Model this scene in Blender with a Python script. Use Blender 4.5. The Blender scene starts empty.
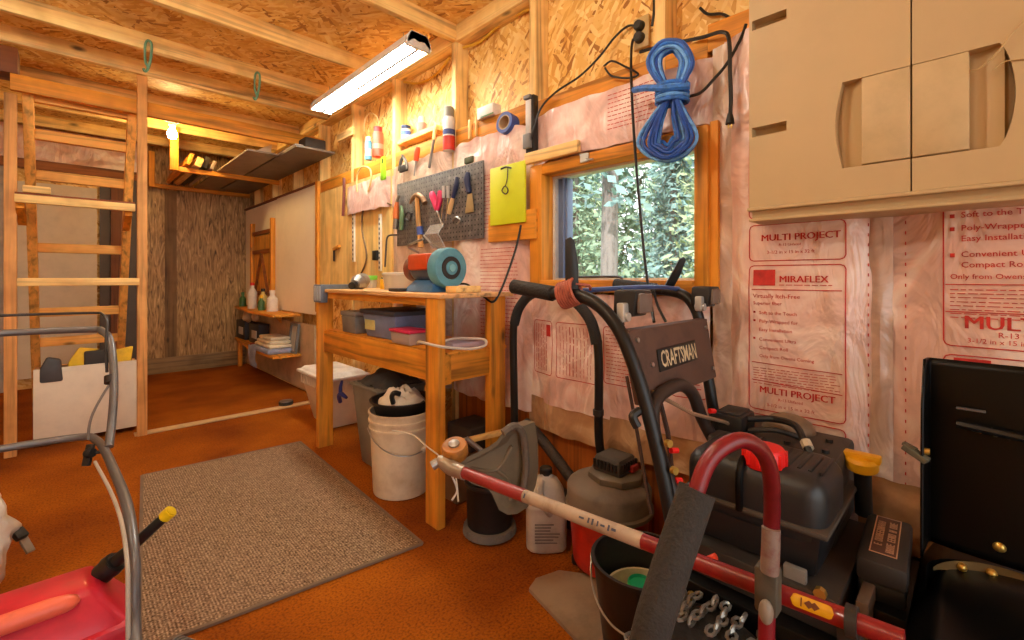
import bpy, bmesh, math, random
from mathutils import Vector, Matrix, noise

RN = random.Random(11)
SC = bpy.context.scene
COL = SC.collection
PI = math.pi

# ------------------------------------------------------------------ camera numbers
F, CX, CY, HC = 455.0, 512.0, 278.0, 1.0
YAW = math.atan2(444, 455)
SN, CN = math.sin(YAW), math.cos(YAW)

def ray(px, py):
    r = (px - CX) / F
    return Vector((r * CN + SN, -r * SN + CN, -(py - CY) / F))
def ax(px, py, X):
    v = ray(px, py); t = X / v.x
    return Vector((X, v.y * t, HC + v.z * t))
def ay(px, py, Y):
    v = ray(px, py); t = Y / v.y
    return Vector((v.x * t, Y, HC + v.z * t))
def az(px, py, Z):
    v = ray(px, py); t = (Z - HC) / v.z
    return Vector((v.x * t, v.y * t, Z))
def ad(px, py, d):
    v = ray(px, py) * d
    return Vector((v.x, v.y, HC + v.z))

# ------------------------------------------------------------------ mesh helpers
class MB:
    def __init__(s, T=None):
        s.bm = bmesh.new(); s.T = T
    def _bev(s, vs, bev, seg=2):
        es = {e for v in vs for e in v.link_edges}
        if bev > 0:
            bmesh.ops.bevel(s.bm, geom=list(es), offset=bev, segments=seg, affect='EDGES', profile=.5, clamp_overlap=True)
    def box(s, lo, hi, bev=0, rot=None, piv=None, seg=2):
        lo = Vector(lo); hi = Vector(hi)
        lo, hi = Vector(map(min, lo, hi)), Vector(map(max, lo, hi))
        c = (lo + hi) / 2; d = hi - lo
        M = Matrix.Translation(c) @ Matrix.Diagonal((d.x, d.y, d.z, 1))
        if rot:
            p = Vector(piv) if piv else c
            M = Matrix.Translation(p) @ Matrix.Rotation(rot[1], 4, rot[0]) @ Matrix.Translation(-p) @ M
        r = bmesh.ops.create_cube(s.bm, size=1, matrix=M)
        s._bev(r['verts'], bev, seg); return s
    def beam(s, a, b, w, h, bev=0, up=(0, 0, 1)):
        a = Vector(a); b = Vector(b); z = (b - a); L = z.length; z.normalize()
        x = Vector(up).cross(z)
        if x.length < 1e-4: x = Vector((1, 0, 0)).cross(z)
        x.normalize(); y = z.cross(x)
        M = Matrix((x, y, z)).transposed().to_4x4()
        M.translation = (a + b) / 2
        r = bmesh.ops.create_cube(s.bm, size=1, matrix=M @ Matrix.Diagonal((w, h, L, 1)))
        s._bev(r['verts'], bev); return s
    def cyl(s, a, b, r, r2=None, seg=16, bev=0):
        a = Vector(a); b = Vector(b); d = b - a
        q = Vector((0, 0, 1)).rotation_difference(d).to_matrix().to_4x4()
        M = Matrix.Translation((a + b) / 2) @ q
        v = bmesh.ops.create_cone(s.bm, cap_ends=True, segments=seg, radius1=r, radius2=r if r2 is None else r2, depth=d.length, matrix=M)['verts']
        if bev:
            es = [e for e in {e for x in v for e in x.link_edges} if any(len(f.verts) > 4 for f in e.link_faces)]
            bmesh.ops.bevel(s.bm, geom=es, offset=bev, segments=2, affect='EDGES')
        return s
    def tube(s, pts, r, seg=8, res=5, cyc=False):
        P = [Vector(p) for p in pts]; n = len(P)
        rr = list(r) if hasattr(r, '__len__') else [r] * n
        Q = []; RR = []
        if n > 2 and res > 1:
            m = n if cyc else n - 1
            for i in range(m):
                if cyc: a, b, c, d = P[i - 1], P[i], P[(i + 1) % n], P[(i + 2) % n]
                else: a, b, c, d = P[max(i - 1, 0)], P[i], P[i + 1], P[min(i + 2, n - 1)]
                for k in range(res):
                    t = k / res
                    Q.append(.5 * ((2 * b) + (c - a) * t + (2 * a - 5 * b + 4 * c - d) * t * t + (3 * b - a - 3 * c + d) * t ** 3))
                    RR.append(rr[i] * (1 - t) + rr[(i + 1) % n] * t)
            if not cyc: Q.append(P[-1]); RR.append(rr[-1])
        else: Q, RR = P, rr
        N = len(Q); rings = []; nrm = None
        for i in range(N):
            if cyc: t = Q[(i + 1) % N] - Q[i - 1]
            else: t = Q[min(i + 1, N - 1)] - Q[max(i - 1, 0)]
            if t.length < 1e-9: t = Vector((0, 0, 1))
            t.normalize()
            if nrm is None:
                nrm = t.orthogonal().normalized()
            else:
                nrm = nrm - t * nrm.dot(t)
                nrm = nrm.normalized() if nrm.length > 1e-6 else t.orthogonal().normalized()
            bn = t.cross(nrm)
            rings.append([s.bm.verts.new(Q[i] + (nrm * math.cos(2 * PI * k / seg) + bn * math.sin(2 * PI * k / seg)) * RR[i]) for k in range(seg)])
        for i in range(N if cyc else N - 1):
            A = rings[i]; B = rings[(i + 1) % N]
            for k in range(seg):
                s.bm.faces.new((A[k], A[(k + 1) % seg], B[(k + 1) % seg], B[k]))
        if not cyc:
            s.bm.faces.new(rings[0][::-1]); s.bm.faces.new(rings[-1])
        return s
    def lathe(s, prof, c=(0, 0, 0), ax=(0, 0, 1), seg=24):
        c = Vector(c); q = Vector((0, 0, 1)).rotation_difference(Vector(ax)).to_matrix()
        rings = []
        for r, z in prof:
            if r < 1e-6: rings.append([s.bm.verts.new(c + q @ Vector((0, 0, z)))])
            else: rings.append([s.bm.verts.new(c + q @ Vector((r * math.cos(2 * PI * k / seg), r * math.sin(2 * PI * k / seg), z))) for k in range(seg)])
        for A, B in zip(rings, rings[1:]):
            for k in range(seg):
                j = (k + 1) % seg
                if len(A) == 1 and len(B) == 1: continue
                if len(A) == 1: s.bm.faces.new((A[0], B[j], B[k]))
                elif len(B) == 1: s.bm.faces.new((A[k], A[j], B[0]))
                else: s.bm.faces.new((A[k], A[j], B[j], B[k]))
        return s
    def prism(s, pts, o, u, v, th, bev=0):
        o = Vector(o); u = Vector(u); v = Vector(v); n = u.cross(v).normalized() * th
        A = [s.bm.verts.new(o + u * p[0] + v * p[1]) for p in pts]
        B = [s.bm.verts.new(o + u * p[0] + v * p[1] + n) for p in pts]
        s.bm.faces.new(A[::-1]); s.bm.faces.new(B)
        for i in range(len(A)):
            j = (i + 1) % len(A); s.bm.faces.new((A[i], A[j], B[j], B[i]))
        s._bev(A + B, bev); return s
    def ell(s, c, r, su=16, sv=10, rot=None):
        M = Matrix.Translation(c) @ (rot.to_4x4() if rot else Matrix.Identity(4)) @ Matrix.Diagonal((r[0], r[1], r[2], 1))
        bmesh.ops.create_uvsphere(s.bm, u_segments=su, v_segments=sv, radius=1, matrix=M); return s
    def grid(s, nu, nv, f, cycu=False):
        V = [[s.bm.verts.new(f(i / nu, j / nv)) for j in range(nv + 1)] for i in range(nu if cycu else nu + 1)]
        for i in range(nu):
            k = (i + 1) % nu if cycu else i + 1
            for j in range(nv):
                s.bm.faces.new((V[i][j], V[k][j], V[k][j + 1], V[i][j + 1]))
        return s
    def hull(s, lo, hi, tl, th_, z0, z1, bev=0):   # tapered box: bottom rect lo..hi at z0, top rect tl..th_ at z1
        V = [s.bm.verts.new(p) for p in ((lo[0], lo[1], z0), (hi[0], lo[1], z0), (hi[0], hi[1], z0), (lo[0], hi[1], z0),
                                          (tl[0], tl[1], z1), (th_[0], tl[1], z1), (th_[0], th_[1], z1), (tl[0], th_[1], z1))]
        for q in ((3, 2, 1, 0), (4, 5, 6, 7), (0, 1, 5, 4), (1, 2, 6, 5), (2, 3, 7, 6), (3, 0, 4, 7)):
            s.bm.faces.new([V[i] for i in q])
        s._bev(V, bev); return s
    def text(s, body, o, u, v, size, off=0.0, align='LEFT', wide=1.0, ext=.0006):
        cu = bpy.data.curves.new('t', 'FONT'); cu.body = body; cu.size = 1; cu.offset = off
        cu.align_x = align; cu.resolution_u = 2; cu.extrude = 0
        ob = bpy.data.objects.new('t', cu); COL.objects.link(ob)
        bpy.context.view_layer.update()
        me = bpy.data.meshes.new_from_object(ob, depsgraph=bpy.context.evaluated_depsgraph_get())
        o = Vector(o); u = Vector(u).normalized() * size * wide; v = Vector(v).normalized() * size
        n = u.cross(v).normalized() * ext
        V = [s.bm.verts.new(o + u * q.co.x + v * q.co.y + n) for q in me.vertices]
        for p in me.polygons:
            try: s.bm.faces.new([V[i] for i in p.vertices])
            except ValueError: pass
        bpy.data.objects.remove(ob); bpy.data.meshes.remove(me); bpy.data.curves.remove(cu)
        return s
    def warp(s, fn):
        bmesh.ops.triangulate(s.bm, faces=s.bm.faces[:])
        for w in s.bm.verts: w.co = fn(w.co)
        return s
    def build(s, name, m, parent=None, loc=None, sharp=38):
        if s.T:
            for w in s.bm.verts: w.co = s.T @ w.co
        off = Vector((0, 0, 0)); p = parent
        while p is not None:
            off += p.location; p = p.parent
        if loc is not None and parent is None: off = Vector(loc)
        for w in s.bm.verts: w.co -= off
        bmesh.ops.recalc_face_normals(s.bm, faces=s.bm.faces[:])
        me = bpy.data.meshes.new(name); s.bm.to_mesh(me); s.bm.free()
        me.materials.append(m)
        for f in me.polygons: f.use_smooth = True
        me.set_sharp_from_angle(angle=math.radians(sharp))
        o = bpy.data.objects.new(name, me); COL.objects.link(o)
        if parent is not None: o.parent = parent
        elif loc is not None: o.location = loc
        return o

def tag(o, label, cat, group=None):
    o['label'] = label; o['category'] = cat
    if group: o['group'] = group
    return o
def thing(name, label, cat, loc=(0, 0, 0), group=None):
    o = bpy.data.objects.new(name, None); COL.objects.link(o); o.location = loc
    o.empty_display_size = .05
    return tag(o, label, cat, group)
def struct(mb, name, m, parent=None):
    o = mb.build(name, m, parent)
    if parent is None: o['kind'] = 'structure'
    return o
def copytree(o, delta, label, group=None):
    c = o.copy(); COL.objects.link(c); c.location = o.location + Vector(delta); c['label'] = label
    if group: c['group'] = group
    for ch in list(o.children):
        d = ch.copy(); COL.objects.link(d); d.parent = c
        for g in list(ch.children):
            e = g.copy(); COL.objects.link(e); e.parent = d
    return c
def wallT(p, ang=0):      # local x = along the wall to the viewer's right, y = up, z = out of the wall
    M = Matrix(((0, 0, -1), (-1, 0, 0), (0, 1, 0))).to_4x4()
    return Matrix.Translation(p) @ M @ Matrix.Rotation(ang, 4, 'Z')

# ------------------------------------------------------------------ materials
def lin(c):
    return tuple(((x / 255) / 12.92 if x / 255 <= .04045 else ((x / 255 + .055) / 1.055) ** 2.4) for x in c) + (1,)
def newmat(name):
    m = bpy.data.materials.new(name); m.use_nodes = True
    nt = m.node_tree; b = nt.nodes['Principled BSDF']
    return m, nt, b
def N(nt, t, **kw):
    n = nt.nodes.new(t)
    for k, v in kw.items():
        if k.startswith('i_'): n.inputs[k[2:].replace('_', ' ')].default_value = v
        else: setattr(n, k, v)
    return n
def coords(nt, scale=(1, 1, 1), rot=(0, 0, 0), rnd=True):
    tc = N(nt, 'ShaderNodeTexCoord'); mp = N(nt, 'ShaderNodeMapping')
    mp.inputs['Scale'].default_value = scale; mp.inputs['Rotation'].default_value = rot
    if rnd:
        oi = N(nt, 'ShaderNodeObjectInfo'); ml = N(nt, 'ShaderNodeVectorMath', operation='SCALE')
        cb = N(nt, 'ShaderNodeCombineXYZ'); ad_ = N(nt, 'ShaderNodeVectorMath', operation='ADD')
        for k in 'XYZ': nt.links.new(oi.outputs['Random'], cb.inputs[k])
        nt.links.new(cb.outputs[0], ml.inputs[0]); ml.inputs['Scale'].default_value = 13
        nt.links.new(tc.outputs['Object'], ad_.inputs[0]); nt.links.new(ml.outputs[0], ad_.inputs[1])
        nt.links.new(ad_.outputs[0], mp.inputs[0])
    else: nt.links.new(tc.outputs['Object'], mp.inputs[0])
    return mp.outputs[0]
def ramp(nt, fac, stops):
    r = N(nt, 'ShaderNodeValToRGB'); e = r.color_ramp.elements
    while len(e) < len(stops): e.new(.5)
    for x, (p, c) in zip(e, stops): x.position = p; x.color = lin(c) if len(c) == 3 else c
    nt.links.new(fac, r.inputs[0]); return r.outputs[0]
def mixc(nt, fac, a, b, mode='MIX'):
    m = N(nt, 'ShaderNodeMix', data_type='RGBA', blend_type=mode)
    for sock, v in ((m.inputs[0], fac), (m.inputs[6], a), (m.inputs[7], b)):
        if hasattr(v, 'is_linked') or hasattr(v, 'links'): nt.links.new(v, sock)
        else: sock.default_value = v
    return m.outputs[2]
def bumpn(nt, b, h, st, dist=.01):
    bp = N(nt, 'ShaderNodeBump'); bp.inputs['Strength'].default_value = st; bp.inputs['Distance'].default_value = dist
    nt.links.new(h, bp.inputs['Height']); nt.links.new(bp.outputs[0], b.inputs['Normal'])
def sh(c, k): return tuple(max(0, min(255, x * k)) for x in c)

MATS = {}
def mat(name, c, rough=.55, metal=0, var=.14, vs=9, c2=None, bump=0, bs=60, spec=.5, coat=0, stretch=(1, 1, 1)):
    if name in MATS: return MATS[name]
    m, nt, b = newmat(name)
    v = coords(nt, stretch)
    n1 = N(nt, 'ShaderNodeTexNoise'); n1.inputs['Scale'].default_value = vs; n1.inputs['Detail'].default_value = 6; n1.inputs['Roughness'].default_value = .65
    nt.links.new(v, n1.inputs[0])
    col = ramp(nt, n1.outputs[0], [(.28, c2 or sh(c, 1 - var)), (.5, c), (.75, sh(c, 1 + var * .6))])
    nt.links.new(col, b.inputs['Base Color'])
    rr = N(nt, 'ShaderNodeMapRange'); rr.inputs['To Min'].default_value = max(.02, rough - .1); rr.inputs['To Max'].default_value = min(1, rough + .12)
    nt.links.new(n1.outputs[0], rr.inputs[0]); nt.links.new(rr.outputs[0], b.inputs['Roughness'])
    b.inputs['Metallic'].default_value = metal; b.inputs['Specular IOR Level'].default_value = spec
    b.inputs['Coat Weight'].default_value = coat
    if bump:
        n2 = N(nt, 'ShaderNodeTexNoise'); n2.inputs['Scale'].default_value = bs; n2.inputs['Detail'].default_value = 4
        nt.links.new(v, n2.inputs[0]); bumpn(nt, b, n2.outputs[0], bump)
    MATS[name] = m; return m
def wood(name, c, axis, dark=.72, grain=34, knots=True):
    if name in MATS: return MATS[name]
    m, nt, b = newmat(name)
    sc = [grain, grain, grain]; sc['XYZ'.index(axis)] = 1.6
    v = coords(nt, sc)
    n1 = N(nt, 'ShaderNodeTexNoise'); n1.inputs['Scale'].default_value = 1; n1.inputs['Detail'].default_value = 5; n1.inputs['Distortion'].default_value = .6
    nt.links.new(v, n1.inputs[0])
    col = ramp(nt, n1.outputs[0], [(.3, sh(c, dark)), (.48, c), (.62, sh(c, 1.08)), (.8, sh(c, .88))])
    v2 = coords(nt, (6, 6, 6)); n2 = N(nt, 'ShaderNodeTexNoise'); n2.inputs['Scale'].default_value = .9; n2.inputs['Detail'].default_value = 3
    nt.links.new(v2, n2.inputs[0])
    col = mixc(nt, .6, col, ramp(nt, n2.outputs[0], [(.3, (205, 190, 170)), (.5, (255, 255, 255)), (.75, (235, 215, 190))]), 'MULTIPLY')
    if knots:
        ks = [9, 9, 9]; ks['XYZ'.index(axis)] = 4
        v3 = coords(nt, ks); vo = N(nt, 'ShaderNodeTexVoronoi'); vo.inputs['Scale'].default_value = .7
        nt.links.new(v3, vo.inputs[0])
        col = mixc(nt, ramp(nt, vo.outputs['Distance'], [(.04, (255, 255, 255)), (.12, (0, 0, 0))]), col, lin(sh(c, .42)))
    nt.links.new(col, b.inputs['Base Color']); b.inputs['Roughness'].default_value = .62
    bumpn(nt, b, n1.outputs[0], .18, .004)
    MATS[name] = m; return m
def osb(name, plane, tint=(1, 1, 1)):
    m, nt, b = newmat(name)
    ax_ = 'XYZ'.index({'yz': 'X', 'xy': 'Z', 'xz': 'Y'}[plane])
    cols = None; hs = None
    for i, (ang, sx) in enumerate(((.25, 1), (1.35, 1.1), (2.3, .9), (.9, 1.25))):
        tc = N(nt, 'ShaderNodeTexCoord')
        nz = N(nt, 'ShaderNodeTexNoise'); nz.inputs['Scale'].default_value = 7 + i
        nt.links.new(tc.outputs['Object'], nz.inputs[0])
        ds = N(nt, 'ShaderNodeVectorMath', operation='SCALE'); ds.inputs['Scale'].default_value = .035
        nt.links.new(nz.outputs['Color'], ds.inputs[0])
        ad_ = N(nt, 'ShaderNodeVectorMath', operation='ADD'); nt.links.new(tc.outputs['Object'], ad_.inputs[0]); nt.links.new(ds.outputs[0], ad_.inputs[1])
        rot = [0, 0, 0]; rot[ax_] = ang
        s = [52 * sx] * 3; s[(ax_ + 1) % 3] = 10.5 * sx
        m1 = N(nt, 'ShaderNodeMapping'); m1.inputs['Rotation'].default_value = rot
        m2 = N(nt, 'ShaderNodeMapping'); m2.inputs['Scale'].default_value = s; m2.inputs['Location'].default_value = (i * 3.1, i * 5.3, i)
        nt.links.new(ad_.outputs[0], m1.inputs[0]); nt.links.new(m1.outputs[0], m2.inputs[0])
        vo = N(nt, 'ShaderNodeTexVoronoi'); vo.inputs['Scale'].default_value = 1; nt.links.new(m2.outputs[0], vo.inputs[0])
        sp = N(nt, 'ShaderNodeSeparateColor'); nt.links.new(vo.outputs['Color'], sp.inputs[0])
        c = ramp(nt, sp.outputs[0], [(0, (166, 108, 42)), (.09, (208, 150, 66)), (.26, (232, 184, 96)), (.6, (244, 206, 126)), (.85, (252, 226, 158)), (1, (226, 168, 80))])
        if cols is None: cols = c; hs = sp.outputs[1]
        else:
            th = N(nt, 'ShaderNodeMath', operation='GREATER_THAN'); th.inputs[1].default_value = .52 + .06 * i
            nt.links.new(sp.outputs[2], th.inputs[0])
            cols = mixc(nt, th.outputs[0], cols, c)
    tc = N(nt, 'ShaderNodeTexCoord'); n2 = N(nt, 'ShaderNodeTexNoise'); n2.inputs['Scale'].default_value = 3.2; n2.inputs['Detail'].default_value = 5
    nt.links.new(tc.outputs['Object'], n2.inputs[0])
    cols = mixc(nt, .75, cols, ramp(nt, n2.outputs[0], [(.3, (215, 190, 160)), (.5, (255, 250, 240)), (.7, (240, 220, 190))]), 'MULTIPLY')
    cols = mixc(nt, 1.0, cols, tint + (1,), 'MULTIPLY')
    nt.links.new(cols, b.inputs['Base Color']); b.inputs['Roughness'].default_value = .6
    bumpn(nt, b, hs, .25, .004)
    return m
def emit(name, c, s):
    m, nt, b = newmat(name)
    b.inputs['Base Color'].default_value = lin(c); b.inputs['Emission Color'].default_value = lin(c); b.inputs['Emission Strength'].default_value = s
    return m
def clear(name, c, rough=.1, alpha=.35):
    m, nt, b = newmat(name)
    b.inputs['Base Color'].default_value = lin(c); b.inputs['Roughness'].default_value = rough; b.inputs['Alpha'].default_value = alpha
    return m
def glassm():
    m, nt, b = newmat('window_glass')
    t = N(nt, 'ShaderNodeBsdfTransparent'); g = N(nt, 'ShaderNodeBsdfGlossy'); g.inputs['Roughness'].default_value = .02
    mx = N(nt, 'ShaderNodeMixShader'); mx.inputs[0].default_value = .06
    nt.links.new(t.outputs[0], mx.inputs[1]); nt.links.new(g.outputs[0], mx.inputs[2])
    nt.links.new(mx.outputs[0], nt.nodes['Material Output'].inputs['Surface']); return m

PINE = (244, 204, 132)
WX, WY, WZ = wood('pine_along_x', PINE, 'X'), wood('pine_along_y', PINE, 'Y'), wood('pine_along_z', PINE, 'Z')
OX, OY, OZ = wood('orange_pine_x', (222, 146, 40), 'X'), wood('orange_pine_y', (222, 146, 40), 'Y'), wood('orange_pine_z', (222, 146, 40), 'Z')
OSBW, OSBC, OSBB = osb('strand_board_wall', 'yz'), osb('strand_board_ceiling', 'xy'), osb('strand_board_back', 'xz')
BLACK = mat('black_plastic', (26, 25, 25), .45, var=.3)
BLACKG = mat('black_gloss_paint', (4, 4, 5), .36, var=.3, spec=.25)
BLKM = mat('black_metal_tube', (30, 29, 30), .38, .2, var=.3)
DUSTB = mat('dusty_black', (46, 40, 36), .6, c2=(30, 28, 27), vs=5)
GREY = mat('grey_plastic', (120, 116, 110), .5)
STEEL = mat('bare_steel', (168, 165, 160), .35, .8)
CHROME = mat('chrome', (210, 210, 208), .2, .95)
BRASS = mat('brass_bolt', (214, 178, 92), .3, .8)
RED = mat('red_paint', (140, 24, 30), .35, var=.25, coat=.2)
BRED = mat('bright_red_plastic', (222, 28, 26), .4)
WHITE = mat('white_plastic', (226, 218, 204), .5, var=.1)
CREAM = mat('beige_plastic_cabinet', (196, 168, 122), .5, var=.04, vs=3)
YEL = mat('yellow_plastic', (240, 176, 20), .45)
BLUE = mat('blue_plastic', (36, 92, 190), .45)
NAVY = mat('navy_plastic', (38, 48, 86), .45)

# ------------------------------------------------------------------ the room
WX0 = 1.5                       # room face of the wall studs
SY = [-.413, .196, .806, 1.426, 2.011, 2.648, 3.244, 3.86, 4.47, 5.08, 5.69]   # far edge of each stud
m_floor = None
def floor_mat():
    m, nt, b = newmat('rust_brown_floor')
    v = coords(nt, (1, 1, 1), rnd=False)
    n1 = N(nt, 'ShaderNodeTexNoise'); n1.inputs['Scale'].default_value = 2.2; n1.inputs['Detail'].default_value = 7; nt.links.new(v, n1.inputs[0])
    n2 = N(nt, 'ShaderNodeTexNoise'); n2.inputs['Scale'].default_value = 130; n2.inputs['Detail'].default_value = 3; nt.links.new(v, n2.inputs[0])
    c = ramp(nt, n1.outputs[0], [(.3, (132, 64, 8)), (.5, (164, 88, 10)), (.72, (188, 108, 18))])
    c = mixc(nt, .8, c, ramp(nt, n2.outputs[0], [(.3, (150, 130, 110)), (.5, (235, 225, 215)), (.72, (255, 255, 255))]), 'MULTIPLY')
    nt.links.new(c, b.inputs['Base Color']); b.inputs['Roughness'].default_value = .95; b.inputs['Specular IOR Level'].default_value = .15
    bumpn(nt, b, n2.outputs[0], .6, .01); return m
struct(MB().box((-2.2, -2.2, -.08), (1.62, 6.06, 0)), 'floor', floor_mat())
TRIM = [0]
def trim(mb, m, sharp=38):
    TRIM[0] += 1
    return struct(mb, 'trim_%d' % TRIM[0], m)
# right wall sheathing with the window hole
WY0, WY1, WZ0, WZ1 = .60, 1.385, .955, 1.49
struct(MB().box((1.589, -2.2, 0), (1.605, WY0, 2.42)).box((1.589, WY1, 0), (1.605, 6.06, 2.42))
       .box((1.589, WY0, 0), (1.605, WY1, WZ0)).box((1.589, WY0, WZ1), (1.605, WY1, 2.42)), 'wall_right', OSBW)
struct(MB().box((-2.2, -2.2, 2.369), (1.605, 6.06, 2.385)), 'ceiling', OSBC)
GAR = mat('painted_board', (190, 170, 140), .8)
struct(MB().box((-2.22, -2.2, 0), (-2.2, 6.06, 2.37)), 'wall_left', OSBW)
# rear wall behind the camera; unseen garage doorway added to let daylight in
struct(MB().box((-2.2, -2.22, 0), (-2.0, -2.2, 2.37)).box((1.45, -2.22, 0), (1.6, -2.2, 2.37)).box((-2.0, -2.22, 2.22), (1.45, -2.2, 2.37)), 'wall_rear', GAR)
def darkply():
    m, nt, b = newmat('dark_stained_plywood')
    v = coords(nt, (26, 26, 4), rnd=False)
    n1 = N(nt, 'ShaderNodeTexNoise'); n1.inputs['Scale'].default_value = 1; n1.inputs['Detail'].default_value = 7; n1.inputs['Distortion'].default_value = 2.5
    nt.links.new(v, n1.inputs[0])
    c = ramp(nt, n1.outputs[0], [(.3, (84, 62, 34)), (.42, (150, 116, 68)), (.58, (190, 152, 96)), (.75, (228, 192, 134))])
    nt.links.new(c, b.inputs['Base Color']); b.inputs['Roughness'].default_value = .5
    bumpn(nt, b, n1.outputs[0], .2, .004); return m
DPLY = darkply()
struct(MB().box((.55, 5.985, 0), (1.6, 6.05, 2.37)), 'wall_back', DPLY)
struct(MB().box((.56, 5.965, 0), (1.48, 5.985, .164), .003), 'baseboard_back', wood('worn_baseboard', (150, 122, 82), 'X'))
trim(MB().box((.73, 5.972, .164), (.83, 5.985, 1.93)), wood('dark_batten', (132, 100, 58), 'Z'))
struct(MB().box((-2.2, 5.985, 0), (.55, 6.0, 2.37)), 'wall_end', OSBB)
# studs, plates, blocking
for y in SY:
    b = MB()
    if y == .806: b.box((WX0, y - .038, 1.56), (1.589, y, 2.28))
    else: b.box((WX0, y - .038, 0), (1.589, y, 2.28), .003)
    trim(b, WZ)
trim(MB().box((WX0, -2.2, 2.28), (1.589, 6.0, 2.369), .003), WY)
trim(MB().box((WX0, -2.2, 0), (1.589, 5.98, .04), .002), WY)
for i in range(3, len(SY) - 1):
    y0, y1 = SY[i], SY[i + 1] - .038
    if y0 < 3.3: trim(MB().box((WX0 + .001, y0, 1.71), (1.54, y1, 1.80), .002), OY)
trim(MB().box((WX0 + .001, .62, 1.70), (1.54, SY[2] - .038, 1.79), .002).box((WX0 + .001, SY[2], 1.70), (1.54, SY[3] - .038, 1.79), .002), OY)
trim(MB().box((WX0 + .001, SY[1], 1.74), (1.54, .62, 1.83), .002), OY)
# bottom plywood strip
trim(MB().box((1.52, .2, .04), (1.53, 1.97, .40)), wood('orange_plywood_strip', (190, 104, 34), 'Z'))
trim(MB().box((1.486, 2.63, .90), (1.498, 3.79, 1.70)), wood('yellow_plywood', (234, 196, 120), 'Z', dark=.86, grain=16))
# ceiling joists along x, partition beam and posts
for y in (-1.7, -1.1, -.5, .12, .73, 1.34, 1.965, 2.655, 3.25, 3.665, 4.3, 4.9, 5.5):
    trim(MB().box((-2.2, y, 2.28), (1.5, y + .038, 2.369), .003), WX)
trim(MB().box((-.23, 3.735, 2.045), (1.5, 3.773, 2.135), .003), OX)
POST = wood('post_pine', (216, 158, 92), 'Z')
trim(MB().box((.312, 3.695, 0), (.362, 3.735, 2.28), .003), POST)
trim(MB().box((-.255, 3.76, 0), (-.205, 3.80, 2.03), .003), POST)
trim(MB().box((.30, 3.70, .002), (1.49, 3.77, .012), .002), mat('pale_threshold', (205, 168, 120), .7))
trim(MB().box((-.9, 3.735, 2.135), (-.2, 3.9, 2.28), .003), wood('brown_block', (120, 66, 26), 'X'))
# left back area: white boards and insulation
trim(MB().box((-.32, 5.93, .1), (.2, 5.96, 1.86)), mat('white_wallboard', (214, 200, 176), .7, var=.05))
trim(MB().box((-2.1, 5.94, .0), (-.36, 5.96, 2.0)), mat('grey_wallboard', (170, 160, 150), .8))
trim(MB().box((-.9, 5.9, 1.98), (.5, 5.96, 2.06)), wood('aged_beam', (150, 90, 36), 'X'))
trim(MB().box((.22, 5.94, 0), (.54, 5.97, 1.98)), mat('dark_grey_board', (96, 88, 84), .7, vs=4))
trim(MB().box((.30, 5.90, 0), (.39, 5.94, 1.98)), wood('dark_post', (120, 72, 34), 'Z'))

# ------------------------------------------------------------------ plastic wrapped insulation
def insmat(name, c1, c2):
    m, nt, b = newmat(name)
    v = coords(nt, (1, 1, 1))
    n1 = N(nt, 'ShaderNodeTexNoise'); n1.inputs['Scale'].default_value = 5; n1.inputs['Detail'].default_value = 6; n1.inputs['Distortion'].default_value = 1.2; nt.links.new(v, n1.inputs[0])
    c = ramp(nt, n1.outputs[0], [(.32, sh(c1, .88)), (.48, c1), (.62, c2), (.8, sh(c2, 1.08))])
    nt.links.new(c, b.inputs['Base Color']); b.inputs['Roughness'].default_value = .28; b.inputs['Specular IOR Level'].default_value = .6
    v2 = coords(nt, (3.2, 3.2, 1.7), (.5, .2, 0)); n2 = N(nt, 'ShaderNodeTexNoise'); n2.inputs['Scale'].default_value = 2.4; n2.inputs['Detail'].default_value = 3.5; n2.inputs['Distortion'].default_value = 1.5
    nt.links.new(v2, n2.inputs[0])
    v3 = coords(nt, (2.5, 2.5, 2.5)); n3 = N(nt, 'ShaderNodeTexNoise', noise_type='RIDGED_MULTIFRACTAL'); n3.inputs['Scale'].default_value = 2.1; n3.inputs['Detail'].default_value = 4
    nt.links.new(v3, n3.inputs[0])
    ad_ = N(nt, 'ShaderNodeMath', operation='MULTIPLY_ADD'); ad_.inputs[1].default_value = .35
    nt.links.new(n3.outputs[0], ad_.inputs[0]); nt.links.new(n2.outputs[0], ad_.inputs[2])
    bumpn(nt, b, ad_.outputs[0], .6, .04); return m
INSP = insmat('pink_plastic_wrap', (230, 188, 170), (240, 214, 198))
INSW = insmat('pale_plastic_wrap', (208, 176, 156), (224, 200, 180))
INST = insmat('tan_plastic_wrap', (190, 146, 106), (214, 178, 140))
PRINT = mat('red_printing', (196, 44, 36), .5, var=.2, vs=30)
def insurf(y0, y1, bulge=.045, seed=0):
    def X(y, z):
        t = min(max((y - y0) / (y1 - y0), 0), 1)
        p = min(1, 5 * t, 5 * (1 - t)); p = p * p * (3 - 2 * p)
        w = noise.noise(Vector((y * 6 + seed, z * 4, seed))) * .010 + noise.noise(Vector((y * 17, z * 13 + seed, 3))) * .004
        return WX0 - .004 - bulge * p * .8 - w * p - .004 * p
    return X
def batt(name, label, y0, y1, z0, z1, m, bulge=.045, seed=0, nu=26, nv=44, group='plastic wrapped insulation batts', cat='insulation'):
    X = insurf(y0, y1, bulge, seed)
    g = MB().grid(nu, nv, lambda a, c: Vector((X(y1 + (y0 - y1) * a, z0 + (z1 - z0) * c), y1 + (y0 - y1) * a, z0 + (z1 - z0) * c + (.012 * noise.noise(Vector((a * 9, seed, 1))) if c in (0, 1) else 0))))
    # back sheet gives the batt its depth
    g.box((1.56, y0 + .04, z0 + .01), (1.585, y1 - .04, z1 - .01))
    o = g.build(name, m); tag(o, label, cat, group)
    return o, X
U, V = Vector((0, -1, 0)), Vector((0, 0, 1))
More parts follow.
